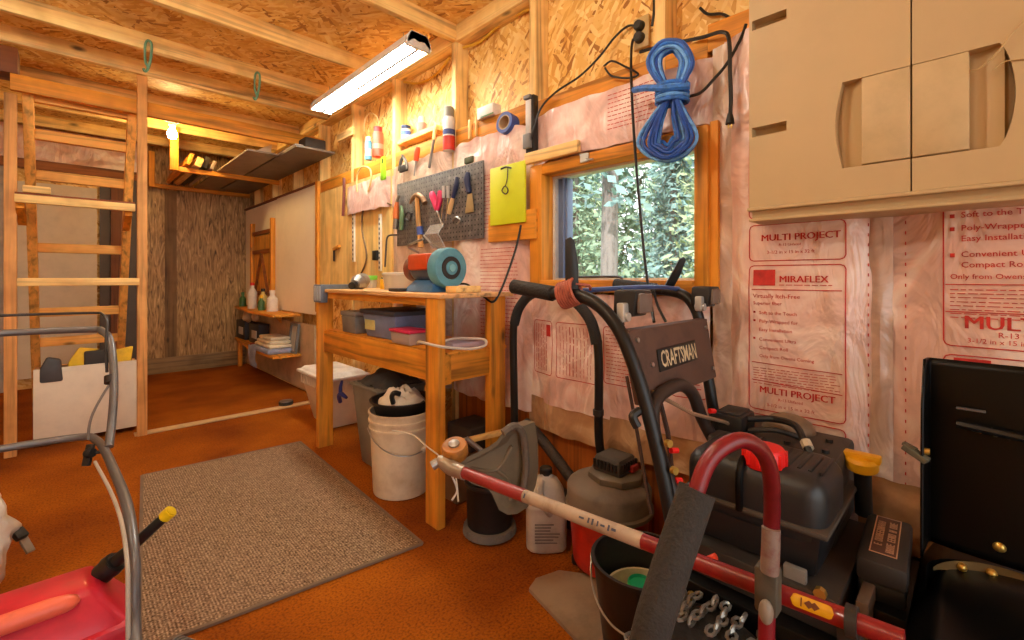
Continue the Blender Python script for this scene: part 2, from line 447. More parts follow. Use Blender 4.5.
def onto(X, lift=.0025):
    return lambda c: Vector((X(c.y, c.z) - lift, c.y, c.z))
class PR(MB):      # printing in wall coordinates (y, z)
    def line(s, y0, z0, y1, z1, w=.0022):
        n = max(1, int(max(abs(y1 - y0), abs(z1 - z0)) / .02))
        d = Vector((0, y1 - y0, z1 - z0)); d.normalize(); p = Vector((0, -d.z, d.y)) * w / 2
        for i in range(n):
            a = Vector((0, y0 + (y1 - y0) * i / n, z0 + (z1 - z0) * i / n)); b = Vector((0, y0 + (y1 - y0) * (i + 1) / n, z0 + (z1 - z0) * (i + 1) / n))
            s.bm.faces.new([s.bm.verts.new(q) for q in (a - p, a + p, b + p, b - p)])
        return s
    def frame(s, y0, z0, y1, z1, w=.0026, r=.012):
        s.line(y0 - r, z1, y1 + r, z1, w).line(y0 - r, z0, y1 + r, z0, w).line(y0, z0 + r, y0, z1 - r, w).line(y1, z0 + r, y1, z1 - r, w)
        for yy, zz, sy, sz in ((y0, z1, -1, -1), (y0, z0, -1, 1), (y1, z1, 1, -1), (y1, z0, 1, 1)):
            s.line(yy, zz + sz * r, yy + sy * r * .3, zz + sz * r * .3, w).line(yy + sy * r * .3, zz + sz * r * .3, yy + sy * r, zz, w)
        return s
    def rect(s, y0, z0, y1, z1):
        n = 6
        for i in range(n):
            a = y0 + (y1 - y0) * i / n; c = y0 + (y1 - y0) * (i + 1) / n
            for j in range(3):
                d = z0 + (z1 - z0) * j / 3; e = z0 + (z1 - z0) * (j + 1) / 3
                s.bm.faces.new([s.bm.verts.new(q) for q in ((0, a, d), (0, c, d), (0, c, e), (0, a, e))])
        return s
    def t(s, body, y, z, size, off=0, wide=1, align='LEFT'):
        if off > .008:
            for k in (-.018, .006, .03): s.text(body, (0, y - k * size, z), U, V, size, 0, align, wide, 0)
            return s
        s.text(body, (0, y, z), U, V, size, off, align, wide, 0); return s
    def small(s, y0, y1, z, rows, dz, size):     # rows of fine print, drawn as broken strokes
        for r in range(rows):
            y = y0
            while y > y1 + .01:
                w = RN.uniform(.006, .022); s.line(y, z - r * dz, max(y - w, y1), z - r * dz, size); y -= w + .004
        return s
def dashes(p, y, z0, z1):
    z = z1
    while z > z0:
        p.line(y, z, y, z - .008, .0024); z -= .026
# right of the window (full printed panel)
o1, X1 = batt('insulation_batt', 'pink insulation batt with the full red printed panel, right of the window', .178, .565, .27, 1.75, INSP, .04, 3, 34, 60)
p = PR()
p.frame(.478, 1.05, .243, 1.155).t('MULTI PROJECT', .446, 1.108, .0265, .012, 1.02).t('R-13 Unfaced', .40, 1.092, .010).t('3-1/2 in x 15 in x 32 ft', .43, 1.07, .013)
p.frame(.478, .615, .243, 1.036)
p.rect(.466, .978, .407, 1.024); p.t('MIRAFLEX', .397, .988, .026, .012, 1.0).small(.397, .27, .980, 1, .01, .002)
p.line(.47, .966, .25, .966, .0024)
p.t('Virtually Itch-Free', .466, .942, .0165, .004).t('Superior fiber', .466, .922, .0135, .004)
for k, s in enumerate(('Soft to the Touch', 'Poly-Wrapped for', 'Easy Installation', 'Convenient Ultra', 'Compact Roll')):
    p.t(s, .450, .894 - k * .0245 - (k > 2) * .004, .0135, .003)
for z in (.897, .872, .820): p.rect(.466, z, .460, z + .006)
p.t('Only from Owens Corning', .45, .768, .0125, .003)
p.line(.47, .752, .25, .745, .0022).small(.466, .255, .736, 7, .0075, .0016)
p.line(.47, .700, .25, .690, .0022)
p.t('MULTI PROJECT', .450, .665, .0265, .012, .98).t('R-13 Unfaced', .40, .648, .011).t('3-1/2 in x 15 in x 32 ft', .43, .628, .013)
p.frame(.478, .36, .243, .600); p.rect(.466, .55, .407, .588); p.t('MIRAFLEX', .397, .556, .026, .012, 1.0)
p.frame(.478, 1.175, .243, 1.55); p.small(.46, .26, 1.5, 16, .016, .003)
dashes(p, .199, .30, 1.74)
p.warp(onto(X1)).build('printing', PRINT, o1)
o2, X2 = batt('insulation_batt', 'pink insulation batt with printed panel cut by the picture edge, below the beige cabinet', -.42, .158, .27, 1.75, INSP, .03, 9, 34, 60)
p = PR()
p.frame(.057, .843, -.30, 1.40)
for k, s in enumerate(('Soft to the Touch', 'Poly-Wrapped for', 'Easy Installation', 'Convenient Ultra', 'Compact Roll')):
    p.t(s, .028 if k not in (2, 4) else .028, 1.138 - k * .024 - (k > 0) * .006 - (k > 2) * .012, .0185, .006)
for z in (1.138, 1.108, 1.048): p.rect(.046, z, .038, z + .009)
p.t('Only from Owens Corning', .046, .998, .016, .004)
p.line(.054, .985, -.29, .985).small(.046, -.28, .973, 3, .009, .0018).small(.046, -.28, .945, 5, .009, .0018)
p.line(.054, .922, -.29, .922)
p.t('MULTI PROJECT', .024, .885, .042, .014, 1.05).t('R-13 Unfaced', -.03, .868, .017, .004).t('3-1/2 in x 15 in', .018, .853, .015, .002)
p.frame(.057, .45, -.30, .822); p.rect(.040, .80, -.02, .816)
dashes(p, .126, .30, 1.74)
p.warp(onto(X2)).build('printing', PRINT, o2)
# white plastic seam over the stud between
def seam(label, y0, y1, z0, z1, seed):
    g = MB().grid(8, 40, lambda a, c: Vector((WX0 - .007 - .008 * math.sin(a * PI) - .006 * noise.noise(Vector((a * 3, c * 12, seed))), y1 + (y0 - y1) * a, z0 + (z1 - z0) * c)))
    g.box((WX0 - .004, y0, z0), (WX0 - .001, y1, z1))
    return tag(g.build('plastic_strip', INSW), label, 'plastic')
seam('pale plastic strip on the stud between the two printed insulation batts', .150, .20, .27, 1.74, 1)
seam('pale wrinkled plastic strip right of the window frame', .52, .60, .30, 1.74, 5)
INSU = insmat('pale_pink_wrap', (234, 194, 184), (248, 228, 220))
o3, X3 = batt('insulation_batt', 'pink insulation batt under the window behind the black handles', .61, 1.40, .46, .935, INSU, .03, 14, 40, 30)
p = PR()
p.frame(1.385, .585, 1.262, .815, .003).frame(1.235, .585, 1.03, .815, .003)
p.rect(1.30, .75, 1.272, .80)
for k in range(7):
    zz = .80
    y = 1.37 - k * .012
    while zz > .6:
        h = RN.uniform(.01, .04); p.line(y, zz, y, max(zz - h, .6), .003); zz -= h + .006
for k in range(10):
    zz = .80; y = 1.215 - k * .017
    while zz > .6:
        h = RN.uniform(.008, .05); p.line(y, zz, y, max(zz - h, .6), .0035 if k in (3, 4) else .002); zz -= h + .007
p.frame(.73, .60, .62, .815, .003).small(.72, .63, .80, 14, .014, .003)
p.frame(1.0, .60, .78, .815, .003).small(.99, .80, .80, 14, .014, .0025)
p.warp(onto(X3)).build('printing', PRINT, o3)
batt('insulation_batt', 'tan cloudy plastic skirt of insulation below the window batt', .61, 1.42, .34, .475, INST, .022, 21, 30, 8)
o4, X4 = batt('insulation_batt', 'pale pink insulation batt above the window', .60, 1.39, 1.50, 1.715, INSU, .035, 31, 34, 14)
p = PR(); p.small(.98, .78, 1.69, 9, .016, .003); p.warp(onto(X4)).build('printing', PRINT, o4)
o5, X5 = batt('insulation_batt', 'pink insulation batt behind the yellow board and pegboard', 1.40, 1.985, .40, 1.70, INSU, .035, 41, 30, 50)
p = PR(); p.small(1.72, 1.47, 1.14, 24, .018, .003).small(1.72, 1.5, 1.5, 16, .018, .003); p.warp(onto(X5)).build('printing', PRINT, o5)
batt('insulation_batt', 'pale insulation batt behind the left half of the pegboard', 2.0, 2.62, .40, 1.70, INSW, .035, 51, 30, 50)
batt('insulation_batt', 'short pink insulation bundle above the shelf standards', 2.60, 3.32, 1.46, 1.66, INSU, .05, 61, 34, 14)
# insulation glimpsed at the far left end
o = MB().grid(20, 10, lambda a, c: Vector((-.9 + 1.4 * a, 5.93 + .02 * noise.noise(Vector((a * 9, c * 5, 2))), 2.06 + .30 * c))).box((-.9, 5.95, 2.06), (.5, 5.98, 2.36)).build('insulation_batt', INSP)
tag(o, 'pink insulation batt high on the back wall behind the ladder', 'insulation')

# ------------------------------------------------------------------ window
JO = wood('window_trim_wood', (218, 142, 36), 'Z'); JOY = wood('window_trim_wood_y', (218, 142, 36), 'Y')
w1 = bpy.data.objects.new('window_1', None); COL.objects.link(w1); w1.location = (1.5, .99, .95); w1['kind'] = 'structure'
fx0, fx1 = 1.455, 1.605
MB().box((fx0, 1.31, .955), (fx1, 1.38, 1.49), .003).box((fx0, .60, .955), (fx1, .645, 1.49), .003).build('side_jamb', JO, w1)
MB().box((fx0, .645, 1.445), (fx1, 1.31, 1.49), .003).box((fx0 - .01, .645, .945), (fx1, 1.31, .992), .003).build('head_jamb', JOY, w1)
MB().box((1.47, .575, .95), (1.50, .60, 1.50)).build('side_casing', JO, w1)
VIN = mat('white_vinyl_sash', (214, 214, 210), .4)
BVI = mat('blue_grey_sash', (104, 122, 158), .45)
MB().box((1.53, 1.296, .992), (1.575, 1.31, 1.445)).box((1.53, .645, .992), (1.575, .655, 1.445)).box((1.53, .655, 1.435), (1.575, 1.296, 1.445)).box((1.53, .655, .992), (1.575, 1.296, 1.0)).build('sash', VIN, w1)
MB().box((1.55, 1.245, 1.0), (1.59, 1.296, 1.435), .003).box((1.54, 1.258, 1.0), (1.55, 1.264, 1.435)).build('mullion', BVI, w1)
MB().box((1.572, .655, 1.0), (1.576, 1.245, 1.435)).build('pane', glassm(), w1)
MB().tube([(1.50, 1.20, 1.003), (1.50, .98, 1.005), (1.50, .94, .998)], .005).build('crank_bar', mat('dark_grey_metal', (70, 76, 84), .4, .6), w1)
MB().tube([(1.455, 1.07, 1.47), (1.44, 1.06, 1.46), (1.44, 1.03, 1.455)], .004).box((1.449, 1.06, 1.455), (1.456, 1.10, 1.49)).build('latch', STEEL, w1)

# ------------------------------------------------------------------ outside
m_g = mat('lawn_green', (104, 130, 70), .9, c2=(80, 104, 50), vs=2)
o = MB().box((1.7, -25, -.4), (45, 45, -.3)).build('lawn', m_g); o['kind'] = 'structure'
o = MB().box((-20, -30, -.12), (1.7, -2.3, -.02)).build('bounce_driveway', mat('pale_bounce_drive', (206, 200, 190), .95, vs=40)); o['kind'] = 'structure'  # unseen drive, kept pale to bounce sunlight up onto the ceiling
LEAF = [mat('pale_leaf_green', (140, 166, 138), .7, var=.2, vs=3), mat('blue_leaf_green', (120, 152, 148), .7, var=.25, vs=3), mat('yellow_leaf_green', (164, 182, 144), .7, var=.2, vs=3)]
BARK = mat('pale_bark', (140, 132, 130), .9, c2=(84, 80, 78), vs=14, stretch=(1, 1, .25))
def tree(x, y, h, r, n, li, label, trunk=.11, lean=.0, low=.8, size=.16):
    t = thing('tree', label, 'tree', (x, y, -.3), 'trees outside the window')
    MB().tube([(x, y, -.32), (x + lean * .3, y + lean * .5, h * .5), (x + lean, y + lean * 1.1, h)], [trunk, trunk * .8, trunk * .25], 10).build('trunk', BARK, t)
    vs = []; fs = []
    for i in range(n):
        z = low + (h - low) * RN.random() ** 1.1
        rr = r * (1.08 - .85 * (z - low) / (h - low)) * math.sqrt(RN.random()); a = RN.uniform(0, 2 * PI)
        rr *= .75 + .35 * math.sin(5 * a + z * 3)
        c = Vector((x + lean * z / h + rr * math.cos(a), y + rr * math.sin(a), z - rr * .22))
        u = Vector((RN.gauss(0, 1), RN.gauss(0, 1), RN.gauss(0, 1))).normalized() * size * RN.uniform(.5, 1.2)
        v = u.orthogonal().normalized() * size * RN.uniform(.3, .6)
        k = len(vs); vs += [c - u, c + v, c + u, c - v]; fs.append((k, k + 1, k + 2, k + 3))
    me = bpy.data.meshes.new('foliage'); me.from_pydata([v - Vector((x, y, -.3)) for v in vs], [], fs); me.materials.append(LEAF[li])
    f = bpy.data.objects.new('foliage', me); COL.objects.link(f); f.parent = t
tree(6.2, 4.15, 7.5, .85, 700, 1, 'bare pale trunked tree seen left of centre through the window', .15, -.2, 2.2, .12)
tree(8.2, 6.35, 6.0, 1.15, 3000, 0, 'light green tree seen at the left edge of the window', .1, .0, .2, .11)
tree(8.0, 3.15, 5.2, 1.05, 3000, 2, 'yellow green bush tree seen at the right edge of the window', .09, 0, .0, .11)
tree(10.6, 5.2, 6.5, 1.35, 3600, 1, 'blue green conifer seen behind the pale trunk', .1, .0, .0, .13)
tree(11.2, 8.4, 7.5, 1.4, 3200, 2, 'pale yellow tree seen behind the left edge tree', .13, .0, .2, .14)
tree(14.2, 6.9, 9.0, 1.6, 3600, 0, 'tall light green tree seen furthest back through the window', .13, .0, .2, .17)
tree(13.6, 10.4, 9.0, 1.7, 2600, 1, 'tall blue green conifer seen furthest left through the window', .13, 0, .3, .17)

def treeline():
    vs = []; fs = []
    for i in range(9000):
        y = RN.uniform(3.5, 20); x = RN.uniform(16.5, 19.5) ; z = RN.uniform(-.3, 8.5 + 1.5 * math.sin(y * 2.1))
        c = Vector((x, y, z)); u = Vector((RN.gauss(0, 1), RN.gauss(0, 1), RN.gauss(0, 1))).normalized() * .30 * RN.uniform(.5, 1.2); v = u.orthogonal().normalized() * RN.uniform(.1, .2)
        k = len(vs); vs += [c - u, c + v, c + u, c - v]; fs.append((k, k + 1, k + 2, k + 3))
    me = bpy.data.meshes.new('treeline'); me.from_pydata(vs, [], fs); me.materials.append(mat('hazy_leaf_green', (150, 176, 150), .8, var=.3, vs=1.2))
    o = bpy.data.objects.new('treeline_foliage', me); COL.objects.link(o); tag(o, 'hazy pale green wall of distant forest foliage outside the window', 'foliage'); o['kind'] = 'stuff'
treeline()

# ------------------------------------------------------------------ floor mat
def matmat():
    m, nt, b = newmat('grey_brown_ribbed_mat')
    v = coords(nt, (1, 1, 1), rnd=False)
    wv = N(nt, 'ShaderNodeTexWave', wave_type='BANDS', bands_direction='X'); wv.inputs['Scale'].default_value = 34; wv.inputs['Distortion'].default_value = .6; wv.inputs['Detail'].default_value = 2
    nt.links.new(v, wv.inputs[0])
    n2 = N(nt, 'ShaderNodeTexNoise'); n2.inputs['Scale'].default_value = 160; nt.links.new(v, n2.inputs[0])
    c = ramp(nt, n2.outputs[0], [(.3, (94, 72, 54)), (.5, (158, 130, 104)), (.7, (200, 172, 142))])
    c = mixc(nt, .55, c, ramp(nt, wv.outputs[0], [(0, (150, 140, 130)), (1, (255, 255, 255))]), 'MULTIPLY')
    nt.links.new(c, b.inputs['Base Color']); b.inputs['Roughness'].default_value = .95; b.inputs['Specular IOR Level'].default_value = .1
    bumpn(nt, b, wv.outputs[0], .5, .004); return m
t = thing('floor_mat', 'grey brown ribbed floor mat in the middle of the floor', 'mat', (.6, 2.2, 0))
MB().prism([(.266, 2.935), (.135, 1.56), (.949, 1.455), (1.006, 2.871)], (0, 0, .001), (1, 0, 0), (0, 1, 0), .007).build('carpet', matmat(), t)
e = [(.266, 2.935, .006), (.135, 1.56, .006), (.949, 1.455, .006), (1.006, 2.871, .006)]
b = MB()
for i in range(4): b.beam(e[i], e[(i + 1) % 4], .012, .008)
b.build('edging', mat('mat_edging', (120, 98, 78), .9), t)

# ------------------------------------------------------------------ work bench
bench = thing('workbench', 'orange pine workbench with lower shelf, left of the window', 'workbench', (1.25, 2.1, 0))
def leg(lo, hi): MB().box(lo, hi, .004).build('leg', OZ, bench)
leg((1.045, 1.49, 0), (1.083, 1.579, .918)); leg((1.05, 2.70, 0), (1.138, 2.738, .95)); leg((1.325, 1.49, 0), (1.414, 1.53, .918)); leg((1.41, 2.28, 0), (1.448, 2.37, .918))
MB().box((1.04, 1.47, .918), (1.445, 2.68, .936), .003).build('bench_top', wood('worn_bench_top', (222, 172, 112), 'Y'), bench)
MB().box((1.060, 1.579, .885), (1.083, 2.70, .918)).build('top_rail', OY, bench)
MB().box((1.083, 1.50, .567), (1.121, 2.74, .69), .003).build('shelf_rail', OY, bench)
MB().box((1.11, 1.50, .575), (1.33, 1.528, .69), .003).build('end_rail', OX, bench)
MB().box((1.10, 1.5, .68), (1.43, 2.70, .695), .002).build('shelf_board', OY, bench)

# items on the bench top
TZ = .9365
t = thing('organizer_box', 'grey drawer organizer at the left end of the bench top', 'organizer', (1.1, 2.66, .95))
MB().box((1.055, 2.60, .885), (1.058, 2.69, .958)).box((1.055, 2.60, .936), (1.25, 2.69, .962), .003).box((1.02, 2.585, .86), (1.058, 2.695, .962), .004).build('body', mat('blue_grey_plastic', (104, 112, 124), .4), t)
for k in range(3): MB().box((1.016, 2.592 + k * .034, .87), (1.022, 2.620 + k * .034, .955), .002).build('drawer', clear('drawer_front', (190, 200, 210), .2, .9) if k == 0 else bpy.data.materials['drawer_front'], t)
t = thing('plastic_jar', 'small clear jar with green lid at the back left of the bench', 'jar', (1.4, 2.62, .936))
CLR = clear('clear_plastic', (216, 214, 206), .15, .5)
MB().lathe([(.0, .937), (.045, .937), (.048, .98), (.044, .99), (.0, .99)], (1.38, 2.72, 0)).build('jar_body', CLR, t)
MB().lathe([(.0, .989), (.050, .989), (.050, 1.01), (.046, 1.016), (0, 1.016)], (1.38, 2.72, 0)).build('lid', mat('lime_lid', (120, 200, 60), .4), t)
t = thing('motor', 'small silver motor with black nose lying on the bench', 'motor', (1.2, 2.45, .936))
MB().cyl((1.26, 2.56, .985), (1.2, 2.50, .975), .045, seg=20, bev=.008).cyl((1.2, 2.50, .975), (1.16, 2.46, .962), .045, .028).build('motor_body', STEEL, t)
MB().cyl((1.165, 2.465, .963), (1.125, 2.425, .957), .02).build('nose', BLACK, t)
t = thing('can', 'small yellow can between the silver motor and the clear tub', 'can', (1.3, 2.5, .936))
MB().lathe([(0, .937), (.026, .937), (.026, .985), (.02, .994), (0, .994)], (1.3, 2.38, 0)).build('can_body', YEL, t)
MB().lathe([(0, .994), (.018, .994), (.018, 1.004), (0, 1.004)], (1.3, 2.38, 0)).build('cap', BLACK, t)
t = thing('plastic_tub', 'clear round plastic tub on the bench left of the grinder', 'tub', (1.3, 2.2, .936))
MB().lathe([(0, .937), (.085, .937), (.095, 1.01), (.098, 1.012), (.098, 1.018), (0, 1.018)], (1.32, 2.24, 0), seg=28).build('tub_body', CLR, t)
MB().lathe([(0, 1.018), (.1, 1.018), (.1, 1.026), (.085, 1.03), (0, 1.03)], (1.32, 2.24, 0), seg=28).build('lid', clear('frosted_lid', (220, 214, 204), .3, .7), t)
# bench grinder
g = thing('bench_grinder', 'bench grinder with teal wheel guard and orange housing on the bench', 'grinder', (1.22, 1.8, .936))
TEAL = mat('teal_paint', (88, 150, 168), .4, var=.15); ORNG = mat('orange_red_paint', (206, 78, 34), .4)
AX = (0, 1, 0); gc = (1.22, 0, 1.045)
MB().lathe([(0, 1.63), (.03, 1.63), (.034, 1.642), (.05, 1.644), (.052, 1.636), (.085, 1.636), (.092, 1.645), (.092, 1.69), (.085, 1.698), (0, 1.698)], gc, AX, 32).build('wheel_guard', TEAL, g)
MB().lathe([(0, 1.625), (.016, 1.625), (.018, 1.632), (0, 1.634)], gc, AX).build('hub_cap', mat('teal_hub', (120, 180, 190), .4), g)
MB().lathe([(.03, 1.633), (.05, 1.633), (.05, 1.64), (.03, 1.64)], gc, AX).build('grinding_wheel', DUSTB, g)
MB().lathe([(0, 1.698), (.058, 1.70), (.066, 1.72), (.066, 1.86), (.058, 1.885), (0, 1.885)], gc, AX, 28).build('motor_housing', mat('navy_metal', (64, 78, 96), .4), g)
MB().box((1.142, 1.715, 1.035), (1.235, 1.88, 1.112), .014).build('front_cover', ORNG, g)
MB().lathe([(0, 1.885), (.052, 1.885), (.062, 1.892), (.062, 1.94), (.054, 1.948), (.03, 1.95), (0, 1.952)], gc, AX, 28).build('wheel_guard', mat('rust_dark_guard', (130, 62, 40), .5, c2=(70, 44, 36), vs=22), g)
MB().lathe([(0, 1.945), (.05, 1.945), (.05, 1.956), (0, 1.956)], gc, AX).build('wire_brush', mat('rust_brown_metal', (110, 50, 30), .6), g)
MB().hull((1.13, 1.66), (1.31, 1.90), (1.17, 1.70), (1.27, 1.86), .937, .99, .006).build('base', mat('blue_paint', (60, 110, 160), .45), g)
MB().box((1.09, 1.87, .937), (1.20, 1.96, .952), .004).build('tool_rest', DUSTB, g)
MB().beam((1.17, 1.66, 1.13), (1.13, 1.66, 1.19), .1, .004).beam((1.13, 1.66, 1.19), (1.16, 1.66, 1.235), .1, .004).build('eye_shield', clear('smoky_clear', (200, 200, 196), .1, .4), g)
MB().tube([(1.2, 1.70, 1.13), (1.15, 1.70, 1.16), (1.13, 1.72, 1.19)], .006).tube([(1.2, 1.86, 1.12), (1.15, 1.88, 1.15), (1.14, 1.74, 1.175)], .006).build('shield_arm', STEEL, g)
o = MB().box((1.18, 1.55, .937), (1.32, 1.625, .965), .003).build('wood_block', WY); tag(o, 'pale wood block on the bench right of the grinder', 'block')
o = MB().tube([(1.29, 1.72, .97), ax(466, 284, 1.30), ax(474, 290, 1.32), ax(484, 297, 1.32), ax(493, 302, 1.33), ax(500, 292, 1.36), ax(507, 275, 1.40), ax(516, 248, 1.43), ax(521, 225, 1.438)], .005, 6, 6).build('electric_cable', BLACK)
tag(o, 'black cord drooping off the right end of the bench to the wall', 'cord')
# items on the bench shelf
SZ = .696
t = thing('storage_box', 'grey lidded box at the left end of the bench shelf', 'box', (1.17, 2.45, SZ))
MB().hull((1.115, 2.36), (1.30, 2.52), (1.11, 2.355), (1.305, 2.525), SZ, .79, .006).build('box_body', GREY, t)
MB().box((1.105, 2.35, .79), (1.31, 2.53, .815), .006).build('lid', mat('grey_lid', (140, 134, 126), .5), t)
t = thing('storage_bin', 'blue grey storage bin with dark lid on the bench shelf', 'bin', (1.2, 2.1, SZ))
BGB = mat('slate_blue_plastic', (120, 134, 168), .45)
MB().hull((1.125, 1.96), (1.37, 2.25), (1.11, 1.935), (1.385, 2.275), SZ, .82, .01).build('bin_body', BGB, t)
MB().box((1.10, 1.925, .815), (1.39, 2.285, .838), .006).build('lid', mat('dark_slate_lid', (60, 64, 74), .5), t)
MB().box((1.111, 2.14, .735), (1.116, 2.24, .785)).build('label', mat('pale_yellow_label', (214, 204, 130), .6), t)
t = thing('food_container', 'small clear container with pink lid in front of the blue bin', 'container', (1.1, 1.85, SZ))
MB().hull((1.09, 1.77), (1.18, 1.93), (1.085, 1.765), (1.185, 1.935), SZ, .75, .006).build('container_body', clear('cloudy_plastic', (190, 170, 160), .3, .85), t)
MB().box((1.08, 1.76, .75), (1.19, 1.94, .765), .004).build('lid', mat('pink_lid', (214, 50, 92), .4), t)
b = MB()
b.tube([(1.10, 1.64, .704), (1.20, 1.60, .735), (1.27, 1.54, .735), (1.30, 1.50, .730), (1.275, 1.475, .71), (1.20, 1.478, .705), (1.10, 1.474, .720), (1.03, 1.475, .735), (1.025, 1.58, .74), (1.06, 1.66, .725)], .006, 6, 6)
o = b.build('cable_loop', WHITE); tag(o, 'white cable loop hanging over the end of the bench shelf', 'cable')
o = MB().box((1.16, 1.545, SZ), (1.36, 1.70, .722), .006).build('folded_paper', mat('lilac_white_paper', (196, 186, 206), .6)); tag(o, 'flat lilac white packet lying beside the white cable loop', 'packet')

# under the bench
t = thing('storage_tote', 'cream plastic tote with white lid on the floor behind the left bench leg', 'tote', (1.3, 3.1, 0))
MB().hull((1.25, 2.98), (1.44, 3.30), (1.19, 2.93), (1.47, 3.40), .003, .33, .012).build('tote_body', mat('cream_plastic', (222, 206, 180), .5, var=.06), t)
b = MB().box((1.17, 2.90, .33), (1.48, 3.42, .352), .008)
b.hull((1.19, 2.92), (1.46, 3.40), (1.21, 2.95), (1.44, 3.37), .352, .375, .006)
b.build('lid', mat('white_lid', (238, 232, 222), .5, bump=.4, bs=25), t)
b = MB()
for k in range(13): b.box((1.186, 2.94 + k * .035, .26), (1.192, 2.952 + k * .035, .325)); 
for k in range(8): b.box((1.20 + k * .033, 2.924, .26), (1.212 + k * .033, 2.931, .325))
b.build('rim_ribs', mat('cream_plastic', (0, 0, 0)), t)
t = thing('spray_nozzle', 'dark blue trigger spray nozzle hooked on the tote edge', 'nozzle', (1.15, 2.6, .3))
nz = Vector((1.13, 2.58, .33))
MB().tube([nz + Vector((.02, .05, -.06)), nz + Vector((0, .02, -.02)), nz + Vector((0, -.01, 0)), nz + Vector((.01, -.06, -.015))], [.012, .013, .014, .008]).tube([nz, nz + Vector((0, 0, .04)), nz + Vector((.005, -.01, .075))], [.012, .01, .007]).build('nozzle_body', mat('royal_blue', (28, 40, 110), .4), t)
t = thing('waste_bin', 'tall grey waste bin behind the white bucket', 'bin', (1.25, 2.3, 0))
b = MB(); b.hull((1.14, 2.12), (1.33, 2.34), (1.105, 2.09), (1.385, 2.385), .004, .425, .012); b.build('bin_body', mat('grey_green_plastic', (128, 122, 108), .5), t)
MB().box((1.095, 2.08, .42), (1.395, 2.395, .436), .006).build('rim', mat('grey_bin_rim', (118, 114, 104), .5), t)
o = MB().grid(14, 14, lambda a, c: Vector((1.115 + .26 * a, 2.09 + .29 * c, .438 + .07 * math.sin(a * PI) * math.sin(c * PI) + .03 * noise.noise(Vector((a * 5, c * 5, 2)))))).box((1.13, 2.10, .437), (1.37, 2.37, .44)).build('rag', mat('dark_grey_cloth', (74, 72, 70), .9))
tag(o, 'dark grey rag heaped on the grey waste bin', 'rag')
o = MB().beam((1.36, 2.08, .50), (1.26, 2.22, .515), .05, .03, .01).build('brush', mat('orange_red_plastic', (200, 74, 36), .5)); tag(o, 'orange red brush resting on the rag behind the bucket', 'brush')
bk = thing('bucket', 'white five gallon plastic bucket under the bench', 'bucket', (1.13, 1.905, 0))
c = (1.135, 1.915, 0)
MB().lathe([(0, .003), (.128, .003), (.130, .01), (.143, .30), (.15, .302), (.15, .312), (.1445, .314), (.1455, .335), (.152, .337), (.152, .347), (.147, .349), (.149, .372), (.153, .374), (.153, .382), (.144, .382), (.138, .30), (.126, .012), (0, .012)], c, seg=40).build('bucket_body', mat('dirty_white_plastic', (222, 204, 176), .55, c2=(196, 172, 138), vs=6), bk)
b = MB(); pts = []
for k in range(9):
    a = PI * (.93 + .95 * k / 8); pts.append((c[0] + .160 * math.cos(a), c[1] + .160 * math.sin(a), .315 - .105 * math.sin(PI * k / 8)))
b.tube(pts, .0028, 6, 4).build('bail_wire', STEEL, bk)
MB().tube([pts[5], pts[6]], .011, 8).build('grip', WHITE, bk)
t = thing('tray', 'black shallow tray sitting in the mouth of the white bucket', 'tray', (1.15, 1.9, .38))
MB().lathe([(0, .345), (.115, .345), (.130, .40), (.146, .424), (.15, .424), (.15, .430), (.14, .43), (.125, .405), (0, .39)], (1.14, 1.92, 0), seg=36).build('tray_body', BLACK, t)
o = MB().grid(20, 14, lambda a, c: Vector((1.14 + .11 * (.15 + c * .85) * math.cos(2 * PI * a) * 1.0, 1.92 + .11 * (.15 + c * .85) * math.sin(2 * PI * a), .412 + .06 * (1 - c * c) + .03 * noise.noise(Vector((math.cos(2 * PI * a) * 2, math.sin(2 * PI * a) * 2, c * 3))))), True).build('rag', mat('white_cloth', (226, 214, 194), .9, bump=.3, bs=30))
tag(o, 'white rag bundled in the black tray on top of the bucket', 'rag')
o = MB().tube([(1.06, 1.86, .43), (1.05, 1.855, .462), (1.06, 1.85, .478), (1.085, 1.845, .47)], .012).build('clamp', BLACK); tag(o, 'black clip on the white rag in the bucket', 'clip')
o = MB().tube([(1.02, 1.80, .33), (1.035, 1.66, .342), (1.03, 1.55, .325), (1.04, 1.46, .30), (1.06, 1.40, .25), (1.0, 1.30, .2)], .003, 6, 6).build('string', mat('white_string', (226, 220, 206), .7)); tag(o, 'thin pale string looped round the front bench leg', 'string')
# dark odds and ends under the right of the bench
o = MB().box((1.22, 1.60, .003), (1.42, 1.78, .22), .004).build('cardboard_box', mat('brown_cardboard', (130, 92, 56), .8)); tag(o, 'brown cardboard box under the right end of the bench', 'box')
o = MB().box((1.27, 1.56, .225), (1.44, 1.74, .33), .01).build('storage_box', mat('dark_brown_box', (52, 40, 34), .6)); tag(o, 'dark box on the cardboard box under the bench', 'box')
o = MB().cyl((1.17, 1.47, .34), (1.26, 1.40, .245), .011).build('pipe', STEEL); tag(o, 'short grey pipe leaning behind the front bench leg', 'pipe')
o = MB().box((1.30, 1.80, .003), (1.39, 1.96, .16), .02).build('battery', BLACK); tag(o, 'black battery shaped block on the floor behind the white bucket', 'battery')
o = MB().beam((1.18, 1.545, .30), (1.36, 1.42, .34), .03, .02, .003).build('wood_stick', WX); tag(o, 'pale wood stick lying under the bench by the back leg', 'stick')

